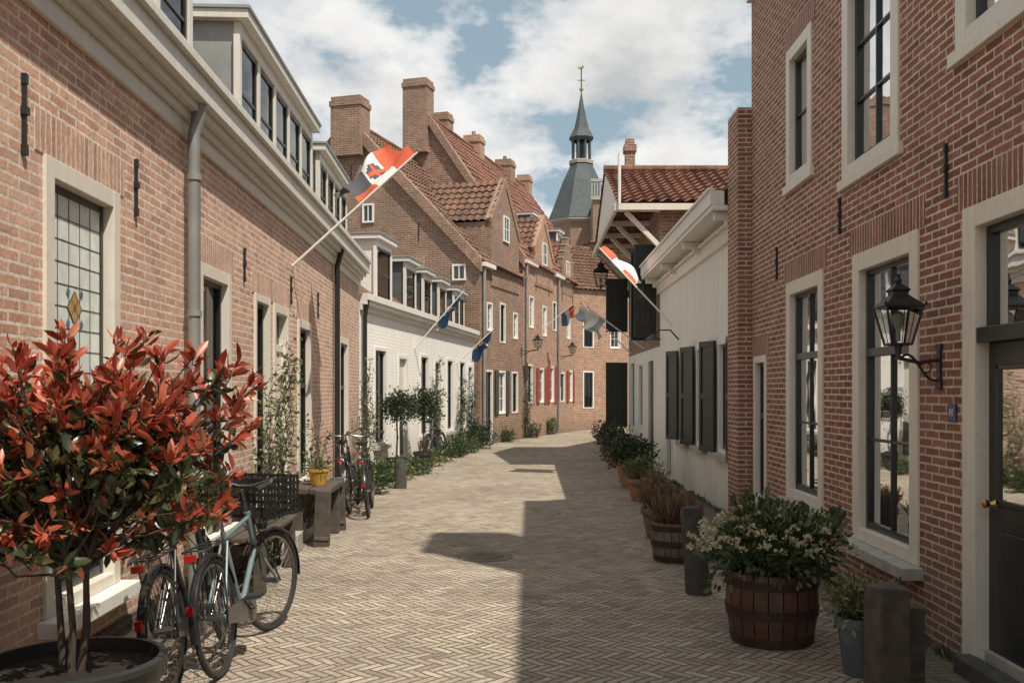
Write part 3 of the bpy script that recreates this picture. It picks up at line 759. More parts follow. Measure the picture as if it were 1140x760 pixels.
# tower
g=Grp('church_tower',(4.9,90,0))
T=g.p('tower_body'); cx,cy=4.9,90
def octa(mb,prof,mat,c=(cx,cy),n=8,rot=math.pi/8):
    vs=[];fs=[]
    for (rr,z) in prof:
        for k in range(n):
            an=rot+2*math.pi*k/n; vs.append((c[0]+rr*math.cos(an),c[1]+rr*math.sin(an),z))
    for i in range(len(prof)-1):
        for k in range(n): fs.append((i*n+k,i*n+(k+1)%n,(i+1)*n+(k+1)%n,(i+1)*n+k))
    fs.append(tuple((len(prof)-1)*n+k for k in range(n)))
    mb.add(vs,fs,mat)
octa(T,[(3.0,0),(3.0,17.6)],B_A)
octa(g.p('cornice'),[(3.0,17.3),(3.4,17.5),(3.4,17.75),(3.0,17.8)],STONE)
octa(g.p('spire_roof'),[(3.45,17.7),(3.0,18.7),(2.45,20.1),(1.9,21.5),(1.3,22.7),(1.05,23.3)],SLATE)
octa(g.p('lantern_base'),[(1.2,23.2),(1.25,23.5),(1.0,23.6)],STONE)
for k in range(8):
    an=math.pi/8+2*math.pi*k/8
    g.p('lantern_columns').tube([(cx+.85*math.cos(an),cy+.85*math.sin(an),23.5),(cx+.85*math.cos(an),cy+.85*math.sin(an),25.7)],.14,SLATE,6)
octa(g.p('lantern_core'),[(.28,23.5),(.28,25.7)],DARK)
octa(g.p('lantern_spire'),[(.95,25.4),(1.25,25.7),(1.1,25.95),(.75,26.6),(.5,27.6),(.28,28.7),(.06,30)],SLATE)
fn=g.p('finial',smooth=True)
fn.tube([(cx,cy,29.8),(cx,cy,32.4)],.06,BLACK,6)
fn.lathe([(0.01,-.22),(.2,-.1),(.22,.05),(.01,.22)],(cx,cy,30.4),GOLD,10)
fn.box((cx-.35,cy-.03,31.2),(cx+.35,cy+.03,31.3),GOLD)
fn.add([(cx-.3,cy,32.3),(cx+.1,cy,32.3),(cx+.32,cy,32.5),(cx+.12,cy,32.7),(cx-.1,cy,32.5),(cx-.3,cy,32.6)],[(0,1,2,3,4,5)],GOLD)
g.p('belfry_block').box((5.6,83.8,0),(9.6,88,18.6),B_A)
pp=g.p('parapet'); pp.box((5.4,83.6,18.6),(9.8,83.9,18.9),STONE); pp.box((5.4,83.6,20.2),(9.8,83.9,20.45),STONE)
for k in range(18): pp.box((5.45+k*.245,83.65,18.9),(5.55+k*.245,83.85,20.2),STONE)
g.done()

# ================================================================ RIGHT RED BRICK HOUSE
g=Grp('brick_house',(4,6,0)); fr=RF
H=6.25
ops=[(4.1,5.68,.02,2.74),(6.34,7.62,.47,2.74),(8.41,9.6,.58,2.74),(10.42,11.0,.4,2.05),
     (8.75,9.6,3.72,5.08),(6.68,7.88,3.40,5.1),(4.5,5.78,3.72,5.1),(2.2,3.4,.5,2.74),(2.2,3.4,3.6,5.1)]
W=g.p('walls'); wall(W,fr,-2,11.15,-.1,H,ops,B_R)
W.poly([fr.P(11.15,0,-.1),fr.P(11.15,-7,-.1),fr.P(11.15,-7,H),fr.P(11.15,-3.5,9.3),fr.P(11.15,0,H)],B_R)
W.poly([fr.P(-2,0,-.1),fr.P(-2,-7,-.1),fr.P(-2,-7,H),fr.P(-2,-3.5,9.3),fr.P(-2,0,H)],B_R)
R_=g.p('roof'); R_.poly([fr.P(-2,.0,H+.1),fr.P(11.15,.0,H+.1),fr.P(11.15,-3.5,9.4),fr.P(-2,-3.5,9.4)],TILE2); R_.poly([fr.P(-2,-7,H),fr.P(11.15,-7,H),fr.P(11.15,-3.5,9.4),fr.P(-2,-3.5,9.4)],TILE2)
C=g.p('cornice'); C.fbox(fr,-2,11.16,-.05,.06,H-.02,H+.06,CREAM); C.fbox(fr,-2,11.16,-.05,.12,H+.06,H+.22,CREAM)
chimney(g,fr,5.55,-.75,1.25,.8,6.5,10.3,B_R,0)
window(g,fr,*ops[1],cols=2,rows=(2,1),trans=.68,cur='low',sill=STONE,lint=B_RS,cw=.14,sillw=.14)
window(g,fr,*ops[2],cols=2,rows=(2,1),trans=.68,cur='low',sill=STONE,lint=B_RS,cw=.13)
window(g,fr,*ops[3],cols=1,rows=1,trans=.6,cur='grey',sill=STONE,lint=B_RS,cw=.08)
window(g,fr,*ops[4],cols=1,rows=2,cur='full',sill=CREAM,lint=B_RS,cw=.12,sillw=.04)
window(g,fr,*ops[5],cols=2,rows=3,cur='blind',sill=CREAM,lint=B_RS,cw=.14,sillw=.04)
window(g,fr,*ops[6],cols=2,rows=2,cur='sides',sill=CREAM,lint=B_RS,cw=.14,sillw=.04)
window(g,fr,*ops[7],cols=2,rows=2,cur='sides',sill=STONE,lint=B_RS,cw=.14)
window(g,fr,*ops[8],cols=2,rows=2,cur='sides',sill=CREAM,lint=B_RS,cw=.14)
a,b,c,d=ops[0]; D=g.p('door',bevel=.005)
D.fbox(fr,b-.16,b,-.12,.02,c,d,CREAM); D.fbox(fr,a,a+.16,-.12,.02,c,d,CREAM); D.fbox(fr,a+.16,b-.16,-.12,.018,d-.13,d,CREAM)
D.fbox(fr,a+.16,b-.16,-.12,.01,1.93,2.02,DARK)
D.fbox(fr,a+.16,b-.16,-.12,-.065,.14,1.93,DARK)
D.fbox(fr,a+.3,b-.3,-.066,-.05,.3,.85,DARK)
for (x0,x1,y0,y1) in ((a+.28,a+.31,1.0,1.8),(b-.31,b-.28,1.0,1.8),(a+.28,b-.28,1.0,1.03),(a+.28,b-.28,1.77,1.8)): D.fbox(fr,x0,x1,-.066,-.045,y0,y1,DARK)
D.fbox(fr,a+.16,a+.21,-.10,-.05,2.02,d-.13,DARK);D.fbox(fr,b-.21,b-.16,-.10,-.05,2.02,d-.13,DARK);D.fbox(fr,a+.21,b-.21,-.10,-.05,d-.18,d-.13,DARK)
D.fbox(fr,a+.16,b-.16,-.12,-.04,.02,.14,STONE)
g.p('door_pane').poly([fr.P(a+.31,-.060,1.03),fr.P(b-.31,-.060,1.03),fr.P(b-.31,-.060,1.77),fr.P(a+.31,-.060,1.77)],GLASS)
g.p('window_glass').poly([fr.P(a+.16,-.08,2.0),fr.P(b-.16,-.08,2.0),fr.P(b-.16,-.08,d-.1),fr.P(a+.16,-.08,d-.1)],GLASS)
g.p('rooms').poly([fr.P(a+.1,-.5,1.9),fr.P(b-.1,-.5,1.9),fr.P(b-.1,-.5,d),fr.P(a+.1,-.5,d)],ROOM)
k=g.p('door_knob',smooth=True)
k.tube([fr.P(b-.24,-.065,1.0),fr.P(b-.24,-.03,1.0),fr.P(b-.24,-.02,1.0),fr.P(b-.24,.0,1.0),fr.P(b-.24,.01,1.0)],[.028,.010,.020,.026,.010],BRASS,12)
g.p('lintels').fbox(fr,a-.09,b+.09,-.05,.006,d+.002,d+.215,B_RS)
g.p('step',bevel=.01).fbox(fr,a,b-.1,0,.12,-.02,.10,POSTST)
for (u_,z0,z1) in ((9.98,2.85,3.15),(5.92,2.88,3.18),(8.15,5.2,5.6),(7.95,2.99,3.25)): anchor(g,fr,u_,z0,z1)
g.p('house_number_sign',bevel=.003).fbox(fr,5.78,5.89,0,.012,1.46,1.57,SIGNB)
sg=g.p('house_number_digits')
sg.fbox(fr,5.852,5.860,.012,.014,1.495,1.54,WHITE); sg.fbox(fr,5.82,5.828,.012,.014,1.495,1.54,WHITE); sg.fbox(fr,5.828,5.842,.012,.014,1.513,1.519,WHITE)
W.fbox(fr,11.16,11.72,-.4,.16,-.1,5.0,B_R); W.fbox(fr,11.16,11.72,-3.5,-.4,4.0,5.0,B_R)
g.done()

# ================================================================ RIGHT WHITE HOUSE
g=Grp('white_plastered_house',(4,15,0)); fr=RF
ops=[(12.3,13.1,.8,2.35),(14.0,14.8,.8,2.35),(15.6,16.4,.8,2.35),(17.3,18.0,.02,2.2)]
W=g.p('walls'); wall(W,fr,11.73,19.0,-.1,3.95,ops,PLAST2)
W.poly([fr.P(19,0,-.1),fr.P(19,-5,-.1),fr.P(19,-5,3.95),fr.P(19,0,3.95)],PLAST2)
R_=g.p('roof'); pantile(R_,fr.P(11.73,.2,4.1),fr.d,Vector((1,0,.62)),7.3,3.4,TILE)
R_.poly([fr.P(11.73,-2.7,5.9),fr.P(19,-2.7,5.9),fr.P(19,-6,4),fr.P(11.73,-6,4)],TILE)
C=g.p('cornice',bevel=.008)
for (w0,w1,a,b) in ((-.05,.05,3.60,3.78),(-.05,.10,3.78,3.83),(-.05,.36,3.90,3.96),(.20,.38,3.96,4.14),(.34,.41,4.14,4.18)): C.fbox(fr,11.73,19.1,w0,w1,a,b,WHITE)
for u in (11.9,14.3,16.7,18.9):
    for (w1,a,b) in ((.16,3.72,3.80),(.30,3.80,3.895)): C.fbox(fr,u-.05,u+.05,.0,w1,a,b,WHITE)
for o in ops[:3]: window(g,fr,*o,frame=WHITE,sash=DARK,cols=2,rows=3,cur='sides',sill=STONE,cw=.07)
a,b,c,d=ops[3]; D=g.p('door'); D.fbox(fr,a,b,-.12,-.05,c,d,DARK); D.fbox(fr,a,a+.08,-.05,.02,c,d,WHITE); D.fbox(fr,b-.08,b,-.05,.02,c,d,WHITE)
S=g.p('shutters',bevel=.004)
def shutter(uh,dirn,ang,z0,z1,wd=.4,mat=GRNSH):
    ca,sa=math.cos(ang),math.sin(ang)
    def Q(s,t,z):
        return fr.P(uh+dirn*(s*ca)-dirn*t*sa, .03+s*sa+t*ca, z)
    def bx(s0,s1,t0,t1,a,b): S.hexa([Q(s0,t0,a),Q(s1,t0,a),Q(s1,t1,a),Q(s0,t1,a),Q(s0,t0,b),Q(s1,t0,b),Q(s1,t1,b),Q(s0,t1,b)],mat)
    bx(0,wd,0,.03,z0,z1)
    for (x0,x1,y0,y1) in ((0,.06,z0,z1),(wd-.06,wd,z0,z1),(.06,wd-.06,z0,z0+.08),(.06,wd-.06,z1-.08,z1),(.06,wd-.06,(z0+z1)/2-.04,(z0+z1)/2+.04)): bx(x0,x1,.03,.045,y0,y1)
for o in ops[:3]:
    shutter(o[0]-.02,-1,.12,o[2],o[3]); shutter(o[1]+.02,1,.35,o[2],o[3],mat=DARK)
Ln=g.p('wall_lamp',smooth=True)
u_=16.6
Ln.tube([fr.P(u_,0,2.55),fr.P(u_,.15,2.72),fr.P(u_,.35,2.72),fr.P(u_,.45,2.6)],.014,BLACK,6)
Ln.lathe([(.03,.06),(.14,-.02),(.15,-.03),(.05,-.02)],fr.P(u_,.45,2.58),BLACK,14)
g.p('sign').fbox(fr,15.0,15.3,.0,.02,1.5,1.9,WHITE)
g.done()

g=Grp('warehouse_with_shutters',(4,22,0)); fr=RF
ops=[(19.6,20.4,2.9,4.6),(23.6,24.4,3.2,4.6),(23.5,24.4,.7,2.4),(20.0,20.9,.02,2.3),(21.8,22.6,.8,2.3)]
W=g.p('walls'); wall(W,fr,19.0,25.0,2.55,5.4,[o for o in ops if o[2]>2.5],B_A); wall(W,fr,19.0,25.0,-.1,2.55,[o for o in ops if o[2]<2.5],PLAST2)
for u_ in (19.0,25.0): W.poly([fr.P(u_,.0,2.0),fr.P(u_,-4,2.0),fr.P(u_,-4,5.4),fr.P(u_,0,5.4)],B_A)
W.poly([fr.P(25,0,-.1),fr.P(25,-4,-.1),fr.P(25,-4,2),fr.P(25,0,2)],PLAST2)
R_=g.p('roof')
pantile(R_,fr.P(18.75,.90,5.38),-fr.n,Vector((0,3.2,1.36)),5.0,3.6,TILE)
pantile(R_,fr.P(25.25,.90,5.38),-fr.n,Vector((0,-3.2,1.36)),5.0,3.6,TILE)
R_.tube([fr.P(22,.90,6.80),fr.P(22,-4.1,6.80)],.11,TILE,8)
R_.poly([fr.P(22,.86,6.75),fr.P(25.2,.86,5.35),fr.P(18.8,.86,5.35)],WHITE)
Bk=g.p('brackets',bevel=.006)
def beam(p0,p1,t,m):
    p0=Vector(p0);p1=Vector(p1);d=(p1-p0).normalized(); s_=d.cross(Vector((0,1,0)))
    if s_.length<.1: s_=Vector((1,0,0))
    s_.normalize(); q=d.cross(s_).normalized(); s_*=t; q*=t
    Bk.hexa([p0-s_-q,p0+s_-q,p0+s_+q,p0-s_+q,p1-s_-q,p1+s_-q,p1+s_+q,p1-s_+q],m)
for u_ in (18.95,20.6,22.2,23.8,25.0):
    beam(fr.P(u_,0,5.3),fr.P(u_,.90,5.3),.05,CREAM); beam(fr.P(u_,.02,4.55),fr.P(u_,.7,5.25),.045,CREAM)
Bk.fbox(fr,18.72,18.78,-3.9,.95,5.24,5.37,CREAM); Bk.fbox(fr,18.7,25.3,.88,.95,5.22,5.36,CREAM)
for o in ops:
    if o[2]>.1: window(g,fr,*o,frame=WHITE,cols=2,rows=2,cur=None,cw=.06)
    else: g.p('door').fbox(fr,o[0],o[1],-.12,-.05,o[2],o[3],DARK)
S=g.p('shutters',bevel=.004)
for (u_,w0,w1,z0,z1) in ((19.35,.03,.48,2.75,4.65),(20.55,.03,.42,2.75,4.65),(24.8,.05,.62,3.2,4.6),(24.85,.05,.62,.7,2.4)):
    S.fbox(fr,u_,u_+.05,w0,w1,z0,z1,DARK)
    n=4
    for k in range(n):
        wa=w0+(w1-w0)*k/n+.008; S.fbox(fr,u_-.012,u_,wa,w0+(w1-w0)*(k+1)/n-.008,z0+.02,z1-.02,DARK)
    for zz in (z0+.2,z1-.25): S.fbox(fr,u_-.025,u_-.012,w0,w1-.02,zz,zz+.06,BLACK)
chimney(g,fr,22.4,.25,.28,.22,6.5,7.6,B_A,0)
P_=g.p('downpipes'); P_.tube([fr.P(18.66,.85,5.35),fr.P(18.66,.85,6.35)],.03,WHITE,8)
g.done()
F4=Fr(2.62,25.02,.30,.95,-1)
g=Grp('row_house',(5,31,0)); fr=F4
ops=[(1,1.8,.8,2.3),(3.2,4,.8,2.3),(5.4,6.2,.02,2.3),(8,8.8,.8,2.3)]
house(g,fr,.02,12,4.2,7.0,-3.2,B_B,TILE2,ops)
for o in ops: window(g,fr,*o,frame=WHITE,cols=2,rows=2,cur=None,cw=.06)
g.done()

# ================================================================ WALL LANTERN
def lantern(name,fr,u,wall_w,w,zb,zt,s=.13,arm=True):
    g=Grp(name,fr.P(u,w,zb)); L_=g.p('lantern_frame'); G_=g.p('lantern_glass'); K=g.p('bracket',smooth=True)
    hgt=zt-zb; c=fr.P(u,w,0); d=fr.d; n=fr.n
    def ring(z,r): return [c+d*(r*a)+n*(r*b)+Vector((0,0,z)) for a,b in ((-1,-1),(1,-1),(1,1),(-1,1))]
    z1=zb+hgt*.08; z2=zb+hgt*.60; r1=s*.55; r2=s
    A=ring(z1,r1);B=ring(z2,r2)
    for k in range(4):
        L_.tube([A[k],B[k]],.008,BLACK,6); L_.tube([A[k],A[(k+1)%4]],.009,BLACK,6); L_.tube([B[k],B[(k+1)%4]],.012,BLACK,6)
        m0=(A[k]+A[(k+1)%4])/2; m1=(B[k]+B[(k+1)%4])/2
        L_.tube([m0,m1],.003,BLACK,5)
        G_.poly([A[k],A[(k+1)%4],B[(k+1)%4],B[k]],GLASS)
    r3=ring(z2+.0,s*1.10); r4=ring(zb+hgt*.76,s*.42); r5=ring(zb+hgt*.80,s*.42); r6=ring(zb+hgt*.83,s*.52); r7=ring(zb+hgt*.92,s*.15)
    rr=[r3,r4,r5,r6,r7]
    for a,b in zip(rr[:-1],rr[1:]):
        for k in range(4): L_.poly([a[k],a[(k+1)%4],b[(k+1)%4],b[k]],BLACK)
    L_.lathe([(.012,0),(.026,.03),(.012,.055),(.018,.07),(.0,hgt*.12)],c+Vector((0,0,zb+hgt*.9)),BLACK,10)
    for k in range(4): L_.lathe([(.006,0),(.010,.015),(0,.035)],r3[k],BLACK,6)
    L_.poly(ring(z1,r1),BLACK)
    K.tube([c+Vector((0,0,z1+.02)),c+Vector((0,0,z1+.14))],.016,CREAM,8); K.lathe([(.02,0),(.04,.05),(.036,.09),(.0,.12)],c+Vector((0,0,z1+.10)),LANTG,12)
    if arm:
        K.tube([c+Vector((0,0,z1)),c+Vector((0,0,zb-.03)),c+Vector((0,0,zb-.06))],[.028,.016,.026],BLACK,8)
        K.tube([c+Vector((0,0,zb-.05)),fr.P(u,(w+wall_w)/2,zb-.08),fr.P(u,wall_w,zb-.06)],.012,BLACK,8)
        pts=[fr.P(u,wall_w+.01+(w-wall_w)*.95*t,zb-.19+.13*math.sin(t*math.pi/2)-.04*math.sin(t*math.pi*2)) for t in [i/12 for i in range(13)]]
        K.tube(pts,.009,BLACK,6)
        cc=fr.P(u,wall_w+(w-wall_w)*.35,zb-.11)
        K.tube([cc+n*(.035*math.cos(t))+Vector((0,0,.035*math.sin(t))) for t in [i*.5 for i in range(12)]],.006,BLACK,6)
        K.fbox(fr,u-.025,u+.025,wall_w,wall_w+.016,zb-.22,zb+.02,BLACK)
        K.fbox(fr,u-.038,u+.038,wall_w,wall_w+.018,zb-.25,zb-.20,BLACK); K.fbox(fr,u-.038,u+.038,wall_w,wall_w+.018,zb+.0,zb+.04,BLACK)
    g.done()
lantern('wall_lantern',RF,6.02,0,.27,1.91,2.37,s=.115)
lantern('wall_lantern',RF,24.9,0,.75,4.35,5.1,s=.19)
lantern('wall_lantern',F2,4.3,0,.6,3.1,3.6,s=.14)
lantern('wall_lantern',F2,9.4,0,.6,3.1,3.6,s=.14)

# ================================================================ FLAGS
def flag(name,base,tip,hl,fly,cols_,amp=.09,r=.014):
    base=Vector(base);tip=Vector(tip);fly=Vector(fly)
    g=Grp(name,base); K=g.p('flag_pole',smooth=True)
    K.tube([base,base.lerp(tip,.5),tip],[r*1.25,r*1.1,r*.8],WHITE,8)
    K.lathe([(0.001,-.02),(.022,-.005),(.022,.01),(.001,.025)],tip,GOLD,8)
    d=(tip-base).normalized(); o=tip-d*.05
    n1=24;n2=32; N=d.cross(fly).normalized()
    C=g.p('flag_cloth',smooth=True); V=[]
    for i in range(n1+1):
        for j in range(n2+1):
            s=i/n1;t=j/n2
            p=o-d*hl*s+fly*t + N*(amp*t**.6*math.sin(t*9+s*3.2))+Vector((0,0,-1))*(.16*t*t*fly.length)+d*(.07*math.sin(t*7+s*5)*t)
            p+=N*(amp*.5*math.sin(s*11+t*4)*t)
            V.append(p)
    faces={}
    for i in range(n1):
        for j in range(n2):
            a=i*(n2+1)+j
            faces.setdefault(cols_(i/n1,j/n2).name,[]).append((a,a+1,a+n2+2,a+n2+1))
    o0=len(C.v)
    C.v+=V
    for nm,fs in faces.items():
        k=C.mi(bpy.data.materials[nm])
        for f in fs: C.f.append([x+o0 for x in f]); C.m.append(k)
    g.done()
def amf(s,t):
    if (s-.46)**2+((t-.45)*1.0)**2<.018: return F_BLK if abs(s-.46)>.03 and abs(t-.45)>.02 else F_RED
    if .30<s<.64: return F_WHT
    if s>=.64: return F_BLK if t>.3 else F_RED
    return F_RED
flag('flag',LF.P(11,0,3.10),LF.P(11,1.47,4.46),.86,(-.45,.70,.42),amf,amp=.11)
def rw(s,t):
    if (s-.45)**2+(t-.45)**2<.02: return F_BLU
    return F_RED if (s<.3 or (s>.6 and t<.5)) else F_WHT
flag('flag',RF.P(17.3,0,2.85),RF.P(17.3,1.36,4.28),.9,(.15,.7,.25),rw)
flag('flag',RF.P(21.5,0,2.6),RF.P(21.5,1.30,3.55),.45,(-.15,.5,-.3),lambda s,t: F_WHT if s<.6 else F_LBL)
flag('flag',RF.P(24.4,0,2.6),RF.P(24.4,1.3,3.9),.6,(-.2,.5,-.15),lambda s,t: F_WHT if t<.5 else F_LBL)
def bl(s,t): return F_RED if (.35<s<.65 and .3<t<.7) else (F_BLU if (s+t)%1<.75 else F_WHT)
flag('flag',WH.P(4.0,0,2.6),WH.P(4.0,1.15,3.9),.6,(-.25,.5,-.25),bl)
flag('flag',WH.P(8.6,0,2.4),WH.P(8.6,1.05,3.35),.6,(-.2,.5,-.35),bl)
flag('flag',F2.P(7.2,0,4.0),F2.P(7.2,1.2,4.9),.6,(.1,.5,-.3),lambda s,t: F_RED if s<.35 else (F_WHT if s<.65 else F_BLU))

# ================================================================ BICYCLES
def bicycle(name,rear,heading,lean,paint,steer=0.0,crate=True,rack=True,mirror=1,guard=RUBBER):
    g=Grp(name,(rear[0],rear[1],0))
    T=Matrix.Translation((rear[0],rear[1],0))@Matrix.Rotation(heading,4,'Z')@Matrix.Rotation(lean,4,'X')
    def pt(n,sm=True):
        m=g.p(n,smooth=sm); m.T=T; return m
    R=.345; WB=1.08
    def wheel(mb,M_,):
        old=mb.T; mb.T=T@M_
        circ=lambda rr,n=40:[(rr*math.cos(2*math.pi*i/n),0,rr*math.sin(2*math.pi*i/n)) for i in range(n)]
        mb.tube(circ(R-.018),.018,RUBBER,8,closed=True)
        mb.tube(circ(R-.043),.011,CHROME,6,closed=True)
        mb.tube([(0,-.05,0),(0,.05,0)],.02,CHROME,8)
        for i in range(28):
            a=2*math.pi*i/28; b=a+(.35 if i%2 else -.35); sd=.03 if i%4<2 else -.03
            mb.tube([(.02*math.cos(b),sd,.02*math.sin(b)),((R-.045)*math.cos(a),0,(R-.045)*math.sin(a))],.0014,CHROME,3,cap=False)
        mb.T=old
    wheel(pt('rear_wheel'),Matrix.Translation((0,0,R)))
    hp=Vector((WB-.30,0,.86)); hb=Vector((WB-.21,0,.62)); ax=(hp-hb).normalized()
    S=Matrix.Translation(hb)@Matrix.Rotation(steer,4,ax)@Matrix.Translation(-hb)
    wheel(pt('front_wheel'),S@Matrix.Translation((WB,0,R)))
    F=pt('frame')
    bb=Vector((.46,0,.29)); st=Vector((.27,0,.80)); rr_=Vector((0,0,R))
    F.tube([bb,st],.016,paint,10); F.tube([bb,hb],.018,paint,10)
    F.tube([st*.92+bb*.08,hp-ax*.04],.015,paint,10)
    F.tube([hb-ax*.04,hp],.022,paint,10)
    for s in (-.055,.055):
        F.tube([bb+Vector((0,s*.4,0)),rr_+Vector((0,s,0))],.010,paint,8)
        F.tube([st*.9+bb*.1+Vector((0,s*.3,0)),rr_+Vector((0,s,0))],.008,paint,8)
    F.tube([st,st+Vector((-.035,0,.12))],.012,CHROME,8)
    K=pt('fork_and_handlebar'); K.T=T@S
    for s in (-.05,.05): K.tube([hb-ax*.03+Vector((0,s*.6,0)),hb-ax*.1+Vector((0,s,0)),Vector((WB,s,R))],[.013,.012,.009],paint,8)
    ht=hp+ax*.16
    K.tube([hp,ht],.012,CHROME,8)
    K.tube([ht+Vector((-.24,-.27,.04)),ht+Vector((-.12,-.28,.06)),ht+Vector((.0,-.22,.07)),ht+Vector((.04,-.05,.02)),ht+Vector((.04,.05,.02)),ht+Vector((0,.22,.07)),ht+Vector((-.12,.28,.06)),ht+Vector((-.24,.27,.04))],.011,CHROME,8)
    for s in (-1,1):
        K.tube([ht+Vector((-.27,s*.268,.038)),ht+Vector((-.14,s*.28,.06))],.017,RUBBER,8)
        K.tube([ht+Vector((-.02,s*.23,.06)),ht+Vector((-.14,s*.255,.03))],.005,CHROME,5)
    K.tube([ht+Vector((-.02,.2,.06)),ht+Vector((.05,.15,-.1)),hb+Vector((.03,.03,.05))],.003,BLACK,5)
    K.lathe([(.0,.05),(.025,.04),(.03,.01),(.0,.0)],ht+Vector((-.04,.2,.07)),CHROME,10)
    K.lathe([(.0,-.03),(.03,-.02),(.038,.02),(.0,.03)],hb+Vector((.10,0,.12)),BLACK,10)
    FD=pt('fenders')
    def fender(mb,cx,a0,a1):
        vs=[];fs=[];n=20
        for i in range(n+1):
            a=a0+(a1-a0)*i/n
            for (y,dr) in ((-.028,-.012),(-.02,.004),(0,.010),(.02,.004),(.028,-.012)):
                rr=R+.016+dr; vs.append((cx+rr*math.cos(a),y,R+rr*math.sin(a)))
        for i in range(n):
            for k in range(4): fs.append((i*5+k,i*5+k+1,(i+1)*5+k+1,(i+1)*5+k))
        mb.add(vs,fs,BIKEB)
    fender(FD,0,math.radians(20),math.radians(190))
    FD.T=T@S; fender(FD,WB,math.radians(-5),math.radians(140)); FD.T=T
    CC=pt('chain_case',False)
    y=-.06*mirror
    CC.tube([bb+Vector((.0,y,0)),bb+Vector((0,y-.012,0))],.09,BIKEB,20)
    CC.hexa([bb+Vector((0,y,.085)),(0,y,R+.045),(0,y-.012,R+.045),bb+Vector((0,y-.012,.085)),bb+Vector((0,y,-.08)),(0,y,R-.045),(0,y-.012,R-.045),bb+Vector((0,y-.012,-.08))],BIKEB)
    PD=pt('pedals',False)
    for s,a in ((1,-.6),(-1,2.54)):
        e=bb+Vector((.17*math.cos(a),s*.09,.17*math.sin(a)))
        PD.tube([bb+Vector((0,s*.09,0)),e],.009,CHROME,6); PD.tube([bb,bb+Vector((0,s*.09,0))],.012,CHROME,6)
        PD.box((e.x-.045,min(e.y,e.y+s*.09),e.z-.012),(e.x+.045,max(e.y,e.y+s*.09),e.z+.012),RUBBER)
    SD=pt('saddle'); sc=st+Vector((-.04,0,.14)); vs=[];fs=[]
    prof=[(-.13,.02,.045),(-.12,.085,.055),(-.06,.09,.055),(0,.06,.045),(.07,.032,.035),(.13,.022,.03),(.15,.008,.02)]
    for (x,wd,h) in prof:
        for k in range(10):
            a=2*math.pi*k/10; vs.append(sc+Vector((x,wd*math.cos(a),h*.55*math.sin(a)+(.03 if x<-.05 else .015))))
    for i in range(len(prof)-1):
        for k in range(10): fs.append((i*10+k,i*10+(k+1)%10,(i+1)*10+(k+1)%10,(i+1)*10+k))
    fs.append(tuple(range(10))); fs.append(tuple(len(prof)*10-10+k for k in range(10)))
    SD.add(vs,fs,RUBBER)
    for s in (-.04,.04): SD.tube([sc+Vector((-.1,s,0)),sc+Vector((-.1,s,-.05)),sc+Vector((-.06,s,-.05))],.008,CHROME,6)
    if rack:
        RK=pt('luggage_rack'); zt=R*2+.075
        for s in (-.06,.06):
            RK.tube([(.18,s,zt),(-.25,s,zt),(-.27,s*.6,zt)],.006,BLACK,6)
            RK.tube([(-.12,s,zt),(0,s*1.2,R)],.005,BLACK,6); RK.tube([(.06,s,zt),(0,s*1.2,R)],.005,BLACK,6)
        for x in (-.2,-.08,.04,.14): RK.tube([(x,-.06,zt),(x,.06,zt)],.005,BLACK,6)
        RL=pt('rear_light',False); RL.box((-.31,-.03,zt-.045),(-.28,.03,zt-.010),REDREF)
        RL.box((-.385,-.018,.44),(-.374,.018,.49),REDREF)
    if crate:
        CR=pt('handlebar_crate',False); CR.T=T@S
        c0=ht+Vector((.22,0,-.06)); lx,ly,lz=.15,.20,.12
        for z in [-lz+k*.048 for k in range(6)]:
            for s in (-1,1):
                CR.box((c0.x-lx,c0.y+s*ly-.004,c0.z+z-.008),(c0.x+lx,c0.y+s*ly+.004,c0.z+z+.008),BLACK)
                CR.box((c0.x+s*lx-.004,c0.y-ly,c0.z+z-.008),(c0.x+s*lx+.004,c0.y+ly,c0.z+z+.008),BLACK)
        for k in range(9):
            yy=-ly+2*ly*k/8
            for s in (-1,1): CR.box((c0.x+s*lx-.007,c0.y+yy-.005,c0.z-lz-.012),(c0.x+s*lx+.007,c0.y+yy+.005,c0.z+lz+.012),BLACK)
        for k in range(7):
            xx=-lx+2*lx*k/6
            for s in (-1,1): CR.box((c0.x+xx-.005,c0.y+s*ly-.007,c0.z-lz-.012),(c0.x+xx+.005,c0.y+s*ly+.007,c0.z+lz+.012),BLACK)
            CR.box((c0.x+xx-.005,c0.y-ly,c0.z-lz-.014),(c0.x+xx+.005,c0.y+ly,c0.z-lz-.004),BLACK)
        CR.tube([c0+Vector((-.1,0,-lz)),Vector((WB,-.07,R))],.006,BLACK,6);CR.tube([c0+Vector((-.1,0,-lz)),Vector((WB,.07,R))],.006,BLACK,6)
    SS=pt('kickstand'); SS.tube([(.36,mirror*.02,.27),(.28,mirror*.18,.0)],.009,CHROME,6)
    g.done()
bicycle('bicycle',(-1.78,5.45),math.radians(90),math.radians(-6),BIKET,steer=math.radians(-16))
bicycle('bicycle',(-1.95,5.15),math.radians(94),math.radians(-7),BIKEB,steer=math.radians(12))
bicycle('bicycle',(-2.10,12.3),math.radians(97),math.radians(-6),BIKEB,crate=False)
bicycle('bicycle',(-2.42,12.7),math.radians(95),math.radians(-8),BIKEB,crate=False,steer=.3)
bicycle('bicycle',(-2.2,21.0),math.radians(80),math.radians(-6),BIKEB,crate=False)

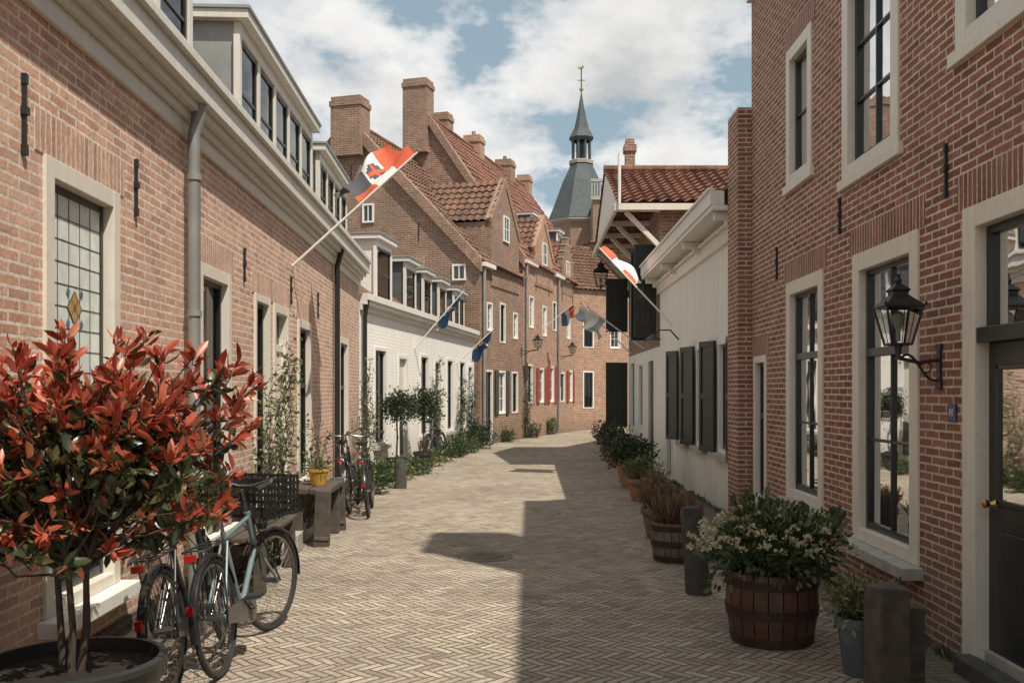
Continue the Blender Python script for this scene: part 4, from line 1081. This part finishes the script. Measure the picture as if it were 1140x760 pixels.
# ================================================================ FOLIAGE OBJECTS
def photinia():
    g=Grp('photinia_tree',(-1.95,4.08,0))
    base=Vector((-1.97,4.06,.42)); cc=np.array([-1.96,4.10,1.38]); rad=np.array([.68,.50,.54])
    St=g.p('stems',smooth=True)
    tops=[]
    for k,(dx,dy) in enumerate(((-.05,0),(.03,.03),(.01,-.04),(.05,-.01))):
        p0=base+Vector((dx*.7,dy*.7,0)); p1=base+Vector((dx*1.2+.01,dy,.22)); p2=base+Vector((dx*1.3,dy*1.5,.45)); p3=base+Vector((dx*3,dy*4,.72))
        St.tube([p0,p1,p2,p3],[.018,.015,.013,.010],BARK,8); tops.append((p2,p3))
    P=[];D=[];PG=[];DG=[]
    for k in range(430):
        v=rng.normal(size=3); v/=np.linalg.norm(v)
        if v[2]<-.75: v[2]*=-.5
        rr=.62+.46*rng.random() if k%3 else .25+.4*rng.random()
        lump=1+.18*math.sin(v[0]*5+1)*math.cos(v[2]*4+v[1]*3)
        t=cc+v*rad*rr*lump
        if t[0]<-2.36: t[0]=-2.36+.05*rng.random()
        if t[2]<.93+.25*max(0,(t[0]+1.85)): continue
        a,b=tops[rng.integers(0,4)]
        s=np.array(a.lerp(b,rng.random()))
        m=(s+t)/2+np.array([0,0,-.06])+rng.normal(size=3)*.03
        if k%2==0: St.tube([s,m,t],[.007,.005,.003],BARK,5)
        else: St.tube([m,t],[.004,.003],BARK,4)
        outward=(t-cc); outward/=max(np.linalg.norm(outward),.01)
        up=outward*.6+np.array([0,0,.8])
        isred=(rr>.55 and rng.random()<(.74+.3*v[2]))
        n=rng.integers(9,14)
        for q in range(n):
            d=rng.normal(size=3); d/=np.linalg.norm(d); d=d*.95+up*(.75 if isred else .3)
            off=t-up*rng.random()*.06
            if isred and rng.random()<.92: P.append(off+d*.006); D.append(d)
            else: PG.append(off+d*.006); DG.append(d)
        for q in range(rng.integers(5,9)):
            f=.35+.5*rng.random(); o=m+(t-m)*f+rng.normal(size=3)*.015
            d=rng.normal(size=3)+outward*.3+np.array([0,0,-.1]); PG.append(o); DG.append(d)
    P=np.array(P);D=np.array(D);PG=np.array(PG);DG=np.array(DG)
    g.done()
    leaf_obj('red_leaves',g.e,P,D,.076,L_RED,.36)
    leaf_obj('green_leaves',g.e,PG,DG,.066,L_PGR,.44)
    t=Grp('round_planter',(-1.97,4.06,0)); q=t.p('tub',smooth=True)
    q.lathe([(.26,0),(.33,.2),(.36,.42),(.365,.46),(.385,.47),(.385,.495),(.35,.5),(.345,.44),(.0,.43)],(-1.97,4.06,0),TUBM,40)
    q.lathe([(.345,.445),(.2,.455),(.0,.45)],(-1.97,4.06,0),SOIL,30,wob=.01); t.done()
photinia()

def barrel(mb,c,r,h,mat,n=20):
    for k in range(n):
        a0=2*math.pi*(k+.04)/n;a1=2*math.pi*(k+.96)/n
        prof=[(r*.86,0),(r*.97,h*.35),(r,h*.6),(r*.97,h)]
        vs=[]
        for (rr,z) in prof:
            for a in (a0,a1): vs.append((c[0]+rr*math.cos(a),c[1]+rr*math.sin(a),z))
        for (rr,z) in reversed(prof):
            for a in (a0,a1): vs.append((c[0]+(rr-.025)*math.cos(a),c[1]+(rr-.025)*math.sin(a),z))
        fs=[(2*i,2*i+1,2*i+3,2*i+2) for i in range(7)]+[(14,15,1,0)]
        mb.add(vs,fs,mat)
    for (rr,z,hh) in ((.885,.04,.05),(.985,.40,.06),(.99,.80,.05)):
        mb.lathe([(r*rr+.004,h*z),(r*(rr+.012)+.006,h*z+hh),(r*rr-.01,h*z+hh)],c,HOOP,40)
    mb.lathe([(r*.83,.01),(r*.93,h*.6),(r*.92,h-.05),(0,h-.04)],c,SOIL,24)
def planter_shrub(name,x,y,kind,r,h,leafm,lsize,crad,ch,nc,per,cr,potm=None,simple=False,stem=0,flowers=None,zc=None,grass=False):
    g=Grp(name,(x,y,0)); p=g.p('pot',smooth=(kind!='barrel'))
    if kind=='barrel': barrel(p,(x,y,0),r,h,potm or BARREL)
    elif kind=='pot': p.lathe([(r*.68,0),(r*.9,h*.7),(r*.95,h*.82),(r*1.05,h*.83),(r*1.05,h),(r*.95,h),(r*.92,h*.85),(0,h*.86)],(x,y,0),potm or TERRA,24); p.lathe([(r*.92,h*.88),(0,h*.9)],(x,y,0),SOIL,16)
    zc=zc if zc is not None else h+stem+ch*.8
    if stem>0:
        g.p('stem',smooth=True).tube([(x,y,h*.7),(x+.02,y,h+stem*.5),(x,y,zc)],[.022,.018,.014],BARK,7)
    if grass:
        N=nc*per; a=rng.random(N)*2*math.pi; rr=np.sqrt(rng.random(N))*r*.8
        P=np.stack([x+rr*np.cos(a),y+rr*np.sin(a),np.full(N,h*.9)+rng.random(N)*ch*.5],1)
        D=np.stack([np.cos(a)*.5*rr/r+rng.normal(size=N)*.25,np.sin(a)*.5*rr/r+rng.normal(size=N)*.25,np.full(N,1.0)],1)
        g.done(); leaf_obj('dry_stems',g.e,P,D,lsize,leafm,.06,simple=True)
        P,D=clumps((x,y,zc),(crad,crad,ch),nc//2,8,cr); leaf_obj('leaves',g.e,P,D,.045,leafm,.5,simple=True)
        return g
    P,D=clumps((x,y,zc),(crad,crad,ch),nc,per,cr)
    tw=g.p('twigs')
    for i in range(0,min(30,nc)):
        k=P[i*per:(i+1)*per].mean(0); b0=Vector((x,y,h*.8 if stem==0 else zc-ch*.8)); tw.tube([b0,b0.lerp(Vector(k),.5)+Vector((0,0,-.02)),k],[.006,.004,.002],BARK,4)
    P,D=keep(P,D,(P[:,2]>h*.75))
    g.done()
    leaf_obj('leaves',g.e,P,D,lsize,leafm,.5,simple=simple)
    if flowers is not None:
        fm,nf,fs=flowers; v=rng.normal(size=(nf,3)); v/=np.linalg.norm(v,axis=1,keepdims=True); v[:,2]=np.abs(v[:,2])*1.0-.15
        T_=np.array([x,y,zc])+v*np.array([crad,crad,ch])*(.98+.26*rng.random((nf,1)))
        PP=[];DD=[]
        for t in T_:
            q=rng.normal(size=(22,3)); q/=np.linalg.norm(q,axis=1,keepdims=True); q[:,2]=np.abs(q[:,2])
            PP.append(t+q*fs*.55*(.5+rng.random())); DD.append(q+rng.normal(size=q.shape)*.5)
        leaf_obj('flower_heads',g.e,np.concatenate(PP),np.concatenate(DD),fs*.55,fm,.8,simple=True)
    return g

planter_shrub('planted_barrel',1.60,6.25,'barrel',.30,.47,L_GRN,.055,.44,.22,130,26,.05,flowers=(L_BUD,150,.036))
planter_shrub('potted_plant',1.92,5.5,'pot',.13,.34,L_YEL,.04,.19,.11,44,16,.035,potm=BLUEM,flowers=(L_BUD,12,.02))
planter_shrub('planted_barrel',1.42,9.2,'barrel',.24,.38,L_BRN,.24,.18,.10,40,12,.05,potm=BARREL2,grass=True)
planter_shrub('potted_plant',1.45,10.6,'pot',.20,.34,L_BRN,.22,.20,.12,40,14,.05,potm=BARREL2,grass=True)
planter_shrub('potted_plant',1.60,11.8,'pot',.18,.34,L_BRN,.07,.20,.14,30,14,.05,potm=TERRA,simple=True)
planter_shrub('potted_plant',1.68,14.2,'pot',.22,.34,L_YEL,.05,.25,.16,50,18,.06,simple=True)
planter_shrub('potted_plant',1.72,16.0,'pot',.25,.40,L_DRK,.06,.36,.24,90,20,.06,simple=True)
planter_shrub('potted_plant',1.85,18.2,'pot',.2,.34,L_GRN,.06,.30,.20,60,18,.06,simple=True)
planter_shrub('potted_plant',1.85,20.5,'pot',.22,.34,L_DRK,.07,.30,.22,60,18,.07,simple=True,flowers=(L_FLR,10,.05))
planter_shrub('potted_plant',1.95,23.0,'pot',.22,.34,L_GRN,.07,.34,.25,60,18,.07,simple=True)
planter_shrub('potted_plant',2.1,25.5,'pot',.25,.34,L_BRN,.07,.35,.25,50,16,.07,simple=True,flowers=(L_FLR,14,.05))
planter_shrub('topiary_tree',-2.55,18.0,'pot',.2,.38,L_DRK,.06,.28,.27,90,22,.05,potm=TUBM,simple=True,stem=.75)
planter_shrub('topiary_tree',-2.25,19.8,'pot',.2,.38,L_DRK,.06,.34,.30,100,22,.055,potm=TUBM,simple=True,stem=.75)
planter_shrub('potted_plant',-2.45,11.7,'pot',.13,.24,L_GRN,.045,.15,.12,26,16,.035,potm=TERRA,simple=True)
planter_shrub('potted_plant',-2.52,14.1,'pot',.15,.28,L_YEL,.045,.18,.16,30,16,.04,potm=TUBM,simple=True)
for (x,y,r_,h_,m_,n_) in ((-2.62,16.4,.28,.22,L_GRN,60),(-2.5,17.4,.32,.16,L_YEL,50),(-2.3,18.7,.33,.16,L_GRN,60),(-2.2,20.6,.3,.18,L_YEL,40),(-2.15,22,.36,.24,L_GRN,60),
    (-1.9,23.6,.35,.22,L_DRK,60),(-1.75,25.2,.4,.24,L_GRN,60),(-1.45,27,.5,.40,L_DRK,110),(-2.5,15.1,.2,.2,L_GRN,40),(-.75,30.5,.25,.2,L_GRN,40),(.1,33.2,.25,.25,L_DRK,40),(.8,36,.25,.3,L_GRN,40)):
    g=Grp('garden_shrub',(x,y,0))
    P,D=clumps((x,y,h_*.9),(r_,r_,h_),n_,22,.06); P,D=keep(P,D,P[:,2]>.0)
    tw=g.p('twigs')
    for i in range(12):
        k=P[rng.integers(0,len(P))]; tw.tube([(x,y,0),k],[.006,.003],BARK,4)
    g.done(); leaf_obj('leaves',g.e,P,D,.06,m_,.5,simple=True)
def climber(name,fr,u0,u1,z0,z1,n,w,leafm,dens,ls,spread=.18):
    g=Grp(name,fr.P((u0+u1)/2,w,0)); S_=g.p('stems',smooth=True); P=[];D=[]
    for k in range(n):
        u=u0+(u1-u0)*random.random(); ub=(u0+u1)/2+(u-(u0+u1)/2)*.35; zt=z0+(z1-z0)*(.5+.5*random.random())
        pts=[];m=9
        for i in range(m+1):
            t=i/m; pts.append(fr.P(ub+(u-ub)*t+random.gauss(0,.03),w+random.gauss(0,.03)+.1*t*random.random(),z0+(zt-z0)*t))
        S_.tube(pts,[.010*(1-.75*i/m) for i in range(m+1)],BARK,5)
        for i in range(2,m+1):
            dd=int(dens*random.uniform(.3,1.6))
            for q in range(dd):
                c=np.array(pts[i])+rng.normal(size=3)*np.array([spread*.35,spread,spread*.6])
                P.append(c); D.append(rng.normal(size=3)+np.array([.4,0,.2]))
                if q%5==0: S_.tube([pts[i],c],[.004,.002],BARK,4)
    g.done(); P=np.array(P);D=np.array(D)
    leaf_obj('leaves',g.e,P,D,ls,leafm,.5,simple=True)
climber('climbing_rose',LF,8.2,9.6,.0,2.2,13,.24,L_YEL,11,.055,spread=.15)
climber('climbing_rose',LF,10.8,11.2,.0,1.5,4,.2,L_GRN,9,.05)
climber('climbing_plant',LF,15.2,16.8,.0,2.4,9,.2,L_YEL,10,.06,spread=.14)
climber('climbing_plant',WH,5.4,5.8,.0,2.5,6,.12,L_GRN,18,.07,spread=.12)
climber('climbing_plant',WH,8.3,8.7,.0,1.9,5,.12,L_GRN,16,.07,spread=.12)
climber('climbing_plant',F2,4.5,4.8,.0,2.8,4,.15,L_GRN,12,.07)
climber('climbing_plant',WH,9.8,10.05,.0,2.4,5,.12,L_DRK,14,.07,spread=.12)

g=Grp('wooden_bench',LF.P(8.2,.25,0)); b=g.p('seat',bevel=.006); fr=LF
for k in range(3): b.fbox(fr,7.5,9.0,.08+k*.13,.19+k*.13,.44,.475,WOODW)
for u_ in (7.6,8.8):
    g.p('legs',bevel=.006).fbox(fr,u_,u_+.09,.08,.17,0,.44,WOODW); g.p('legs').fbox(fr,u_,u_+.09,.36,.45,0,.44,WOODW); g.p('legs').fbox(fr,u_+.01,u_+.08,.17,.36,.32,.40,WOODW)
b2=g.p('backrest',bevel=.006)
for z in (.62,.78): b2.fbox(fr,7.5,9.0,.045,.075,z,z+.1,WOODW)
g.p('legs').fbox(fr,7.7,7.77,.02,.05,.3,.88,WOODW); g.p('legs').fbox(fr,8.75,8.82,.02,.05,.3,.88,WOODW)
g.done()
# low wooden bench standing between two old posts, with the yellow pot on it
g=Grp('wooden_plant_bench',LF.P(10.7,.35,0)); b=g.p('top',bevel=.008)
b.fbox(fr,10.1,11.15,.12,.34,.54,.60,WOODW); b.fbox(fr,10.1,11.15,.36,.58,.538,.598,WOODW)
for (u_,w_) in ((10.2,.16),(10.2,.44),(10.9,.16),(10.9,.44)): g.p('legs',bevel=.01).fbox(fr,u_,u_+.12,w_,w_+.11,0,.535,WOODW)
g.p('legs').fbox(fr,10.22,11.0,.30,.34,.16,.26,WOODW)
g.done()
pc=LF.P(10.55,.38,0)
g=Grp('yellow_flower_pot',(pc.x,pc.y,.6)); g.p('pot',smooth=True).lathe([(.08,0),(.11,.15),(.12,.15),(.12,.18),(.105,.18),(.1,.14),(0,.14)],(pc.x,pc.y,.602),YELP,20); g.done()
P,D=clumps((pc.x,pc.y,.82),(.10,.10,.05),22,14,.03); leaf_obj('plant',g.e,P,D,.045,L_YEL,.4,simple=True)

def bollard(name,x,y,w,h,mat,lean=0.0,n=12,sq=False):
    m=single(name,smooth=not sq,bevel=.012 if sq else 0)
    m.T=Matrix.Translation((x,y,0))@Matrix.Rotation(lean,4,'Y')@Matrix.Rotation(.15,4,'Z')
    if sq:
        a=w*.5; m.hexa([(-a,-a,-.05),(a,-a,-.05),(a,a,-.05),(-a,a,-.05),(-a*.92,-a*.95,h),(a*.95,-a*.9,h-.015),(a*.93,a*.95,h+.005),(-a*.95,a*.9,h-.01)],mat)
        m.hexa([(-a*.95,-a-.012,h*.12),(a*.9,-a-.012,h*.12),(a*.9,-a*.9,h*.12),(-a*.95,-a*.9,h*.12),(-a*.9,-a-.004,h*.18),(a*.9,-a-.004,h*.18),(a*.9,-a*.9,h*.18),(-a*.9,-a*.9,h*.18)],mat)
    else:
        m.lathe([(w*.55,-.05),(w*.52,.1),(w*.49,h*.35),(w*.46,h*.7),(w*.44,h-.05),(w*.36,h-.012),(0.001,h)],(0,0,0),mat,n,wob=.05)
    m.done()
bollard('stone_bollard',1.38,7.7,.20,.72,POSTST,-.10)
bollard('stone_bollard',1.62,9.9,.17,.58,POSTST,.05)
bollard('wooden_post',1.90,5.02,.18,.62,WOODW,.0,sq=True)
bollard('stone_bollard',-2.2,16.0,.2,.5,POSTST)
bollard('wooden_post',-2.22,10.05,.17,.60,WOODW,.03,sq=True)
bollard('wooden_post',-2.28,11.25,.17,.62,WOODW,-.03,sq=True)
bollard('wooden_post',2.12,5.32,.15,.45,WOODW,.02,sq=True)
P=[];D=[]
for k in range(700):
    s=random.random(); y=random.uniform(3.5,18)
    x=(-2.2-.052*y+.08+abs(random.gauss(0,.16))) if s<.5 else (2.6-abs(random.gauss(0,.22)))
    if s>.94: x=random.uniform(-2,2)
    P.append((x,y,.012)); D.append((random.gauss(0,1),random.gauss(0,1),.08))
leaf_obj('fallen_leaves',None,np.array(P),np.array(D),.03,L_BRN,.5,simple=True)
P=[];D=[]
for k in range(90):
    y=random.uniform(4,17); left=random.random()<.5
    x=(-2.2-.052*y+.04) if left else 2.58
    for q in range(18):
        P.append((x+random.gauss(0,.03),y+random.gauss(0,.05),0)); D.append((random.gauss(0,.5),random.gauss(0,.5),1))
leaf_obj('weeds',None,np.array(P),np.array(D),.06,L_GRN,.25,simple=True)

# ================================================================ LIGHT, SKY, CAMERA
trav=Vector((-.40,.47,-1)).normalized()
sl=bpy.data.lights.new('sun','SUN'); sl.energy=5.0; sl.angle=math.radians(.6); sl.color=(1,.92,.80)
so=bpy.data.objects.new('sun',sl); col.objects.link(so); so.rotation_euler=trav.to_track_quat('-Z','Y').to_euler(); so.location=(10,-10,25)
elev=math.asin(-trav.z); az=math.atan2(-trav.x,-trav.y)
w=bpy.data.worlds.new('World'); scene.world=w; w.use_nodes=True; nt=w.node_tree; nt.nodes.clear()
out=nt.nodes.new('ShaderNodeOutputWorld'); bg=nt.nodes.new('ShaderNodeBackground'); bg.inputs[1].default_value=.105
sky=nt.nodes.new('ShaderNodeTexSky'); sky.sky_type='NISHITA'; sky.sun_disc=False; sky.sun_elevation=elev; sky.sun_rotation=az; sky.dust_density=1.5
tc=nt.nodes.new('ShaderNodeTexCoord'); sp=nt.nodes.new('ShaderNodeSeparateXYZ'); nt.links.new(tc.outputs['Generated'],sp.inputs[0])
def cloudn(dzo):
    z=M(nt,'ADD',M(nt,'MAXIMUM',sp.outputs[2],0.0),dzo)
    dz=M(nt,'ADD',z,.34)
    cb=nt.nodes.new('ShaderNodeCombineXYZ'); nt.links.new(M(nt,'DIVIDE',sp.outputs[0],dz),cb.inputs[0]); nt.links.new(M(nt,'DIVIDE',sp.outputs[1],dz),cb.inputs[1])
    cb.inputs[2].default_value=5.2
    return noise(nt,cb.outputs[0],3.1,8,.58)
n1=cloudn(0.0); n2=cloudn(.05)
mask=ramp(nt,n1,[(.43,(0,0,0)),(.49,(.7,.7,.7)),(.55,(1,1,1))])
shade=ramp(nt,n2,[(.43,(8.9,8.8,8.6)),(.54,(7.7,7.65,7.55)),(.66,(5.4,5.45,5.5))])
skyc=mixc(nt,.6,sky.outputs[0],(4.0,5.2,5.6))
c=mixc(nt,mask,skyc,shade)
nt.links.new(c,bg.inputs[0]); nt.links.new(bg.outputs[0],out.inputs[0])

cam=bpy.data.cameras.new('camera'); co=bpy.data.objects.new('camera',cam); col.objects.link(co)
co.location=(0,0,1.65); co.rotation_euler=(math.radians(90),0,0)
cam.sensor_width=36; cam.lens=1050/1140*36; cam.shift_x=-20/1140; cam.shift_y=55/1140; cam.clip_end=2000; cam.clip_start=.05
scene.camera=co
scene.view_settings.view_transform='Standard'
try: scene.view_settings.look='None'
except Exception: pass
scene.view_settings.exposure=0
